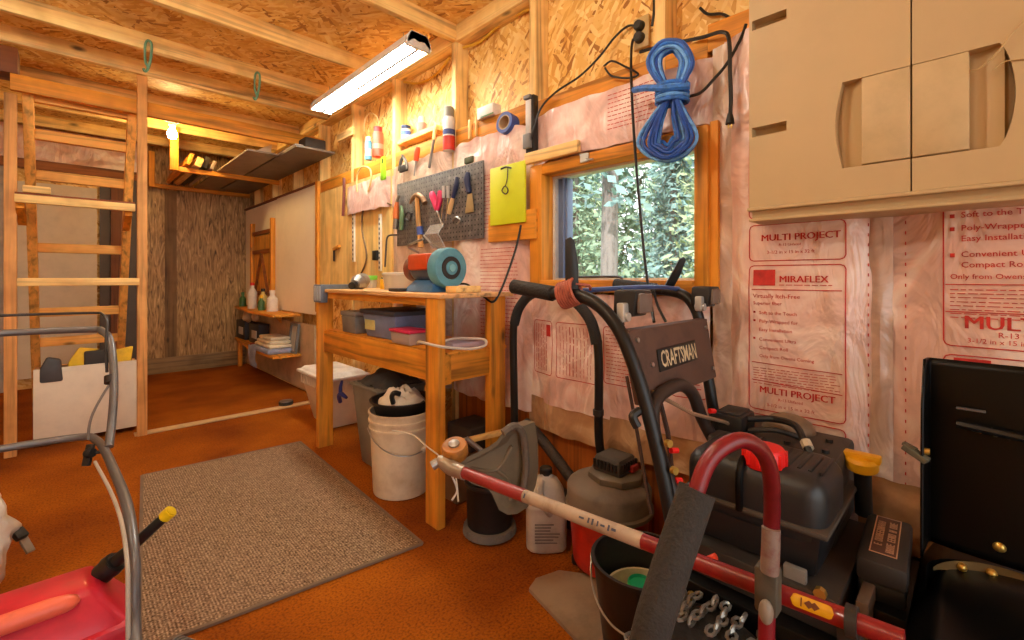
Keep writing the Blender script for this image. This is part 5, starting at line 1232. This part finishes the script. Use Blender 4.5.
for a in (.6, 2.1, 3.7, 5.2): MB().lathe([(0, 0), (.018, .0), (.02, .02), (.012, .035), (0, .035)], v0 + Vector((.11 * math.cos(a), .11 * math.sin(a), .0)), seg=10).build('caster', BLACK, sv)
o = MB().tube([(1.40, 1.02, .20), (1.40, 1.10, .22), (1.42, 1.20, .27), (1.44, 1.32, .33), (1.45, 1.40, .36)], .022, 12, 5).build('vacuum_hose', mat('dusty_hose', (60, 50, 44), .6, bump=.6, bs=120)); tag(o, 'dusty dark hose lying along the wall behind the jug', 'hose')
j0 = Vector((1.275, 1.125, 0))
jg = thing('plastic_jug', 'grey white gallon jug with black cap left of the shop vacuum', 'jug', j0)
JM = mat('cloudy_jug_plastic', (188, 178, 166), .4, c2=(150, 140, 128), vs=8)
jr = Matrix.Rotation(math.radians(-44), 4, 'Z'); JT = Matrix.Translation(j0) @ jr
def sq(r, d, z):
    return [(r * max(-1, min(1, 1.25 * math.cos(a))) if False else r * math.copysign(abs(math.cos(a)) ** .55, math.cos(a)), d * math.copysign(abs(math.sin(a)) ** .55, math.sin(a)), z) for a in [2 * PI * i / 28 for i in range(28)]]
m = MB(JT); rings = []
for r, d, z in ((.066, .05, .003), (.074, .057, .012), (.075, .058, .14), (.074, .057, .155), (.077, .06, .16), (.077, .06, .17), (.072, .055, .178), (.066, .05, .215), (.045, .035, .25), (.022, .022, .265), (.021, .021, .275)):
    rings.append([m.bm.verts.new(p_) for p_ in sq(r, d, z)])
for A_, B_ in zip(rings, rings[1:]):
    for k in range(28): m.bm.faces.new((A_[k], A_[(k + 1) % 28], B_[(k + 1) % 28], B_[k]))
m.bm.faces.new(rings[0][::-1]); m.bm.faces.new(rings[-1])
m.build('jug_body', JM, jg)
MB(JT).lathe([(0, .27), (.023, .27), (.024, .275), (.024, .292), (.02, .296), (0, .296)]).build('cap', BLACK, jg)
MB(JT).tube([(-.02, -.03, .255), (-.028, -.062, .235), (-.02, -.070, .20), (.0, -.064, .165), (.01, -.056, .150)], .013, 10, 5).build('handle', JM, jg)
b = MB(JT)
for k in range(7): b.box((-.045, -.0605, .11 - k * .011), (-.045 + RN.uniform(.05, .09), -.058, .114 - k * .011))
b.build('label_lines', mat('grey_print', (120, 110, 104), .6), jg)
t = thing('black_tub', 'black round tub with grey ribbed base under the trimmer guard', 'tub', (1.20, 1.35, 0))
MB().lathe([(0, .02), (.085, .02), (.088, .03), (.092, .19), (.10, .20), (.10, .21), (.09, .21), (.082, .06), (0, .05)], (1.19, 1.345, 0), seg=32).build('tub_body', BLACK, t)
m = MB().lathe([(0, .003), (.098, .003), (.106, .01), (.100, .034), (.09, .036), (0, .036)], (1.19, 1.345, 0), seg=40)
for k in range(34):
    a = 2 * PI * k / 34; c0 = Vector((1.19, 1.345, 0)) + Vector((.103 * math.cos(a), .103 * math.sin(a), 0)); m.tube([c0 + Vector((0, 0, .008)), c0 + Vector((-.003 * math.cos(a), -.003 * math.sin(a), .032))], .0035, 5)
m.build('ribbed_base', mat('grey_rubber', (104, 96, 88), .7), t)
b0 = (1.085, .620, 0)
t = thing('black_bucket', 'open black bucket in front of the shop vacuum', 'bucket', b0)
MB().lathe([(0, .004), (.096, .004), (.099, .012), (.127, .25), (.133, .252), (.133, .262), (.124, .262), (.095, .02), (0, .018)], b0, seg=40).build('bucket_body', mat('scuffed_black_bucket', (28, 26, 26), .4, c2=(44, 38, 34), vs=14), t)
pts = [(b0[0] + .134 * math.cos(a), b0[1] + .134 * math.sin(a), .245 - .10 * math.sin((a - 2.0) / 2.9 * PI)) for a in [2.0 + 2.9 * k / 8 for k in range(9)]]
MB().tube(pts, .0028, 6, 4).build('bail_wire', STEEL, t)
c0 = (1.088, .618, 0)
t = thing('cream_tub', 'cream plastic tub nested inside the black bucket', 'tub', c0)
MB().lathe([(0, .03), (.078, .03), (.094, .165), (.099, .167), (.099, .174), (.092, .174), (.082, .12), (0, .12)], c0, seg=32).build('tub_body', mat('cream_tub_plastic', (206, 190, 150), .5), t)
t = thing('green_cup', 'bright green plastic cup lying in the cream tub', 'cup', (1.09, .60, .1))
gq = az(640, 586, .15)
MB().lathe([(0, .121), (.034, .121), (.034, .160), (.030, .165), (.027, .157), (0, .157)], (gq.x, gq.y, 0), seg=24).build('cap_body', mat('sea_green_plastic', (36, 176, 120), .4), t)
pad = [az(a, b_, .014) for a, b_ in ((529, 588), (536, 578), (559, 570), (604, 576), (650, 600), (668, 660), (600, 662), (580, 642))]
m = MB(); A_ = [m.bm.verts.new(p_) for p_ in pad]; B_ = [m.bm.verts.new(p_ - Vector((0, 0, .012))) for p_ in pad]
m.bm.faces.new(A_); m.bm.faces.new(B_[::-1])
for k in range(8): m.bm.faces.new((A_[k], B_[k], B_[(k + 1) % 8], A_[(k + 1) % 8]))
o = m.build('floor_pad', mat('tan_grey_pad', (150, 126, 100), .8, c2=(120, 98, 76), vs=5), loc=(1.05, .8, 0)); tag(o, 'tan grey flat pad on the floor under the red vacuum and black bucket', 'pad')

# ------------------------------------------------------------------ string trimmer lying across the front
iA, iB = 1 / 1.27, 1 / .62
def shp(px):
    py = 475 + (px - 470) * .383; f = (px - 455) / (905 - 455)
    return ad(px, py, 1 / (iA + (iB - iA) * f))
tr = thing('string_trimmer', 'red string trimmer lying across the front with foam loop handle', 'trimmer', shp(640))
SR = .0145
PINKR = mat('faded_red_sleeve', (150, 44, 44), .4, var=.25, coat=.2)
WLAB = mat('worn_white_label', (176, 156, 134), .5, c2=(130, 108, 88), vs=16)
MB().tube([shp(462), shp(525)], SR * 1.08, 14).build('shaft_sleeve', PINKR, tr)
MB().tube([shp(522), shp(643)], SR * 1.03, 14).build('shaft_label', WLAB, tr)
MB().tube([shp(640), shp(905)], SR, 14).build('shaft', RED, tr)
w = (shp(525) - shp(643)); 
# lettering along the white label
uu = (shp(640) - shp(525)).normalized(); nn = (Vector((0, 0, HC)) - shp(585)); nn = (nn - uu * nn.dot(uu)).normalized(); vv = nn.cross(uu)
b = MB()
for px, w_, h_ in ((585, .012, .004), (592, .004, .010), (596, .004, .012), (601, .003, .010), (606, .010, .004), (612, .004, .011), (617, .010, .005), (528, .004, .010)):
    p_ = shp(px) + nn * (SR * 1.03); b.prism([(-w_ / 2, -h_ / 2), (w_ / 2, -h_ / 2), (w_ / 2, h_ / 2), (-w_ / 2, h_ / 2)], p_, uu, vv, .0008)
b.build('label_print', mat('slate_print', (70, 76, 96), .5), tr)
def onshaft(px): return shp(px)
ua = (shp(840) - shp(785)).normalized(); na = (Vector((0, 0, HC)) - shp(812)); na = (na - ua * na.dot(ua)).normalized(); va = na.cross(ua)
# the yellow oval sticker follows the tube's curve
m = MB(); L_ = (shp(835) - shp(792)).length; c0 = shp(813.5); n_ = 24; rim = []
def stk(s, q): return c0 + ua * s + (na * math.cos(q) + va * math.sin(q)) * (SR * 1.05)
hw = .62
m.grid(20, 8, lambda u, v: stk((u - .5) * L_, (v - .5) * 2 * hw * min(1, math.sqrt(max(0, 1 - max(0, abs(u - .5) * 2 - .72) ** 2 / .28 ** 2)) + .02)))
yl = m.build('caution_sticker', YEL, tr)
m = MB()
for s in (-.2, .24): m.prism([(-.0065, 0), (0, -.0055), (.0065, 0), (0, .0055)], c0 + ua * (s * L_ * .3) + na * (SR * 1.05 + .0004), ua, va, .0006)
m.prism([(-.0008, -.006), (.0008, -.006), (.0008, .006), (-.0008, .006)], c0 - ua * L_ * .24 + na * (SR * 1.05 + .0004), ua, va, .0006)
m.build('sticker_marks', mat('dark_orange_print', (120, 60, 16), .5), yl)
MB().tube([shp(846), shp(858)], SR * 1.5, 14).build('clamp', DUSTB, tr)
m = MB(); m.beam(shp(850) + Vector((0, 0, .012)), shp(850) + Vector((0, 0, -.06)), .03, .02, .004); m.build('clamp_bracket', DUSTB, tr)
# loop handle
lp_ = [(646, 655, .60), (655, 618, .60), (670, 570, .61), (684, 528, .62), (697, 490, .63), (706, 466, .635), (720, 449, .64), (741, 440, .65), (760, 449, .66), (770, 470, .67), (772, 500, .68), (771, 540, .69), (769, 580, .69), (767, 615, .685), (766, 655, .68)]
LP = [ad(*p_) for p_ in lp_]
MB().tube(LP[3:], .0115, 14, 5).build('loop_handle', mat('dark_red_loop', (122, 20, 30), .35, var=.3, coat=.1), tr)
MB().tube(LP[:5], .0245, 18, 5).build('foam_grip', mat('black_foam_grip', (52, 48, 44), .85, bump=.35, bs=180, c2=(40, 37, 35)), tr)
q0 = ad(768, 588, .690); q1 = shp(769)
m = MB(); m.beam(q0 + Vector((0, 0, .035)), q0 + Vector((0, 0, -.035)), .032, .030, .006); m.beam(q0, q1, .03, .034, .004)
m.build('loop_clamp', mat('grey_black_clamp', (84, 78, 66), .5, c2=(58, 52, 44), vs=20), tr)
MB().tube([ad(769.5, 572, .679), ad(770.5, 550, .679), ad(771, 528, .681)], .0126, 12).build('worn_sticker', mat('worn_tan_sticker', (132, 110, 98), .55, c2=(112, 46, 46), vs=34), tr)
MB().ell(ad(766, 612, .668), (.010, .010, .018)).build('wing_nut', mat('pale_tan_nut', (138, 124, 108), .5), tr)
# gear head and guard
MB().tube([shp(465), shp(452), ad(445, 463, 1.30), ad(438, 460, 1.31)], [.019, .021, .021, .014], 12, 3).build('gear_head', mat('worn_aluminium', (170, 156, 138), .4, .5), tr)
MB().lathe([(0, -.02), (.034, -.02), (.038, -.012), (.038, .012), (.034, .02), (0, .02)], ad(455, 450, 1.32), (-.3, -.2, .9), 24).build('spool', mat('orange_brown_spool', (176, 112, 40), .55, c2=(120, 76, 34), vs=20), tr)
MB().lathe([(0, .018), (.016, .018), (.016, .026), (.006, .030), (0, .030)], ad(455, 450, 1.32), (-.3, -.2, .9), 12).build('spool_hub', STEEL, tr)
MB().tube([ad(438, 462, 1.305), ad(432, 466, 1.30)], .014, 10).build('gear_cap', STEEL, tr)
gp = [(457, 463), (470, 456), (488, 447), (497, 441), (503, 432), (514, 424), (524, 426), (527, 445), (528, 476), (525, 492), (517, 514), (508, 515), (499, 510), (492, 494), (488, 489), (472, 484), (459, 474)]
def gd(px): return 1 / (1 / 1.30 + (1 / 1.42 - 1 / 1.30) * (px - 457) / 70)
m = MB(); front = [ad(x, y, gd(x)) for x, y in gp]; bk_ = Vector((SN, CN, 0)) * .05 + Vector((.02, -.03, 0))
A_ = [m.bm.verts.new(p_) for p_ in front]; B_ = [m.bm.verts.new(p_ + bk_) for p_ in front]
n_ = len(gp); cen = sum(front, Vector()) / n_
In = [m.bm.verts.new(cen + (p_ - cen) * .84 + Vector((0, 0, 0))) for p_ in front]
Id = [m.bm.verts.new(cen + (p_ - cen) * .80 + bk_ * .85) for p_ in front]
for k in range(n_):
    j = (k + 1) % n_
    m.bm.faces.new((A_[k], B_[k], B_[j], A_[j])); m.bm.faces.new((A_[k], A_[j], In[j], In[k])); m.bm.faces.new((In[k], In[j], Id[j], Id[k]))
m.bm.faces.new(Id); m.bm.faces.new(B_[::-1])
m.build('guard', mat('olive_grey_guard', (128, 112, 88), .5, c2=(104, 90, 70), vs=6), tr, sharp=22)
m = MB(); m.tube([ad(x, y, gd(x) - .012) for x, y in ((503, 433), (514, 426), (522, 432), (525, 446), (526, 470), (523, 490))], .012, 8, 4); m.build('guard_edge', mat('ribbed_grey_edge', (110, 98, 84), .6, bump=.5, bs=90), tr)
m = MB(); m.tube([ad(496, 470, 1.385), ad(508, 480, 1.40), ad(510, 500, 1.40)], .006, 8); m.tube([ad(470, 468, 1.33), ad(496, 470, 1.385), ad(512, 446, 1.40)], .006, 8); m.build('guard_rib', mat('olive_grey_guard', (0, 0, 0)), tr)
MB().tube([ad(452, 476, 1.33), ad(457, 490, 1.33), ad(452, 500, 1.33)], .003, 6).build('cutting_line', WHITE, tr)

# ------------------------------------------------------------------ front left: mower handle, fuel can, bag
mw = thing('lawn_mower', 'grey tubular lawn mower handle rising at the lower left', 'lawn mower', (-.17, 1.0, 0))
TUB = mat('slate_grey_tube', (112, 110, 112), .35, .35, var=.12)
mx = lambda p_: Vector((-.34 - p_[0], p_[1], p_[2]))
low = [Vector((.105, .98, .16)), ad(135, 640, 1.0), ad(134, 560, 1.08), ad(127, 505, 1.22), ad(113, 468, 1.42), ad(104, 449, 1.54), ad(96, 440, 1.61), ad(80, 437, 1.64)]
b = MB().tube(low + [Vector((-.17, 2.29, low[-1].z))] + [mx(p_) for p_ in low[::-1]], .0125, 12, 5); b.build('lower_handle', TUB, mw)
up = [ad(109, 447, 1.54), ad(112, 420, 1.60), ad(114, 390, 1.66), ad(113, 360, 1.71), ad(110, 340, 1.75), ad(103, 332, 1.77), ad(90, 329.5, 1.78)]
MB().tube(up + [Vector((-.17, up[-1].y + .06, up[-1].z))] + [mx(p_) for p_ in up[::-1]], .0125, 12, 5).build('upper_handle', TUB, mw)
bl = [ad(107, 372, 1.69), ad(106, 345, 1.73), ad(107, 322, 1.76), ad(102, 314, 1.78), ad(90, 313, 1.79)]
MB().tube(bl + [Vector((-.17, bl[-1].y + .06, bl[-1].z))] + [mx(p_) for p_ in bl[::-1]], .005, 8, 4).build('bail_bar', mat('dark_grey_wire', (64, 62, 64), .4, .4), mw)
MB().tube([ad(111, 383, 1.675), ad(111, 376, 1.685)], .020, 12).build('cable_clamp', DUSTB, mw)
MB().tube([ad(109, 385, 1.66), ad(97, 405, 1.62), ad(90, 422, 1.60), ad(88, 440, 1.58)], .004, 8, 4).build('control_cable', mat('grey_cable', (120, 112, 106), .5), mw)
MB().tube([ad(95, 462, 1.40), ad(110, 490, 1.27), ad(121, 520, 1.14), ad(127, 560, 1.05), ad(128, 600, 1.01), ad(128, 650, .99)], .0045, 8, 5).build('control_cable', mat('pale_cable', (178, 170, 158), .5), mw)
m = MB(); m.lathe([(0, -.012), (.014, -.012), (.018, 0), (.014, .012), (0, .012)], ad(90, 453, 1.52), (.6, -.7, .1), 12); m.beam(ad(86, 466, 1.51), ad(91, 444, 1.53), .024, .014, .004); m.cyl(ad(90, 453, 1.52), ad(101, 452, 1.54), .006, seg=8)
m.build('wing_knob', BLACK, mw)
MB().box((-.42, .45, .10), (.08, 1.02, .20), .05).build('deck', mat('mower_deck_red', (150, 30, 26), .4), mw)
MB().lathe([(0, .2), (.11, .2), (.12, .23), (.11, .32), (0, .33)], (-.17, .72, 0)).build('mower_engine', BLACK, mw)
for x in (-.45, .11):
    for y in (.52, .95): MB().lathe([(0, -.02), (.09, -.02), (.10, -.01), (.10, .01), (.09, .02), (0, .02)], (x, y, .103), (1, 0, 0), 24).build('wheel', DUSTB, mw)
gc_ = thing('fuel_can', 'red plastic fuel can with black spout at the lower left', 'fuel can', (-.15, 1.48, 0))
CANR = mat('fuel_can_red', (208, 34, 58), .38, var=.12, coat=.1)
MB().hull((-.42, 1.395), (.125, 1.60), (-.42, 1.39), (.125, 1.60), .003, .19, .02).hull((-.42, 1.395), (.122, 1.598), (-.38, 1.46), (.045, 1.588), .17, .272, .018).build('can_body', CANR, gc_)
MB().tube([(-.40, 1.440, .250), (-.30, 1.440, .262), (-.03, 1.444, .264), (.010, 1.446, .252)], [.018, .021, .021, .012], 12, 4).build('grip', mat('coral_red_grip', (240, 112, 84), .4), gc_)
s0 = Vector((.062, 1.535, .258)); s3 = ad(170, 512, 1.17); sd = (s3 - s0)
MB().cyl(s0 - sd * .02, s0 + sd * .16, .026, seg=18, bev=.003).cyl(s0 + sd * .10, s0 + sd * .20, .029, .026, 12, .002).build('spout_collar', BLACK, gc_)
MB().tube([s0 + sd * .15, s0 + sd * .4, s0 + sd * .92], [.018, .0135, .012], 14).build('spout', BLACK, gc_)
MB().cyl(s0 + sd * .90, s0 + sd * 1.03, .0155, seg=12, bev=.003).build('spout_cap', mat('lemon_yellow_cap', (236, 200, 20), .4), gc_)
bgp = Vector((-.235, 2.13, 0))
def bagf(u, v):
    a = 2 * PI * u; r = (.105 * math.sin(PI * (.12 + .80 * v)) ** .7) * (1 + .3 * noise.noise(Vector((math.cos(a) * 2.5, math.sin(a) * 2.5, v * 5))) + .12 * noise.noise(Vector((math.cos(a) * 7, math.sin(a) * 7, v * 11))))
    return bgp + Vector((r * math.cos(a), r * math.sin(a) * 1.1, .004 + .40 * v))
bg = MB().grid(56, 44, bagf, True).build('plastic_bag', mat('crumpled_white_bag', (220, 210, 196), .4, c2=(206, 178, 130), vs=5, bump=.7, bs=18)); tag(bg, 'crumpled white plastic bag of odds and ends at the left edge', 'bag')
lt_ = thing('metal_latch', 'small grey metal latch beside the white plastic bag', 'latch', ad(27, 545, 1.47))
m = MB(); m.beam(ad(18, 530, 1.47), ad(31, 552, 1.46), .022, .010, .002); m.build('plate', mat('dull_zinc', (140, 128, 112), .45, .5), lt_)
m = MB(); m.beam(ad(16, 530, 1.46), ad(23, 538, 1.455), .03, .02, .004); m.build('catch', BLACK, lt_)
t = thing('scrub_brush', 'small grey ribbed brush end on the mat at the bottom edge', 'brush', az(178, 645, 0))
m = MB(); p0 = az(180, 650, .03); dq = Vector((-.25, .5, 0)).normalized()
m.cyl(p0 - dq * .06, p0 + dq * .02, .024, seg=18); 
for k in range(6): m.cyl(p0 + dq * (-.05 + .013 * k), p0 + dq * (-.045 + .013 * k), .028, seg=18)
m.build('brush_head', mat('mid_grey_rubber', (122, 116, 108), .7), t)
MB().cyl(p0 - dq * .16, p0 - dq * .06, .012, seg=12).build('handle', DUSTB, t)

# ------------------------------------------------------------------ daylight, camera, colour management
w = bpy.data.worlds.new('sky'); SC.world = w; w.use_nodes = True
bgn = w.node_tree.nodes['Background']; bgn.inputs[0].default_value = (.90, .95, .97, 1); bgn.inputs[1].default_value = 1.3
sun = bpy.data.lights.new('sun', 'SUN'); sun.energy = 2.6; sun.angle = .02; sun.color = (1, .95, .86)
so = bpy.data.objects.new('sun', sun); COL.objects.link(so); so.rotation_euler = Vector((.62, .28, -.75)).to_track_quat('-Z', 'Y').to_euler()
cam = bpy.data.cameras.new('camera'); co = bpy.data.objects.new('camera', cam); COL.objects.link(co)
co.location = (0, 0, HC); co.rotation_euler = (PI / 2, 0, -YAW)
cam.sensor_fit = 'HORIZONTAL'; cam.sensor_width = 36; cam.lens = F / 1024 * 36; cam.shift_y = -(320 - CY) / 1024; cam.clip_start = .02
SC.camera = co
SC.view_settings.view_transform = 'Standard'; SC.view_settings.look = 'None'; SC.view_settings.gamma = 1; SC.view_settings.exposure = 1.1
SC.view_settings.use_curve_mapping = False
SC.cycles.use_denoising = True
SC.cycles.max_bounces = 10; SC.cycles.diffuse_bounces = 6; SC.cycles.transparent_max_bounces = 16
SC.cycles.sample_clamp_indirect = 6
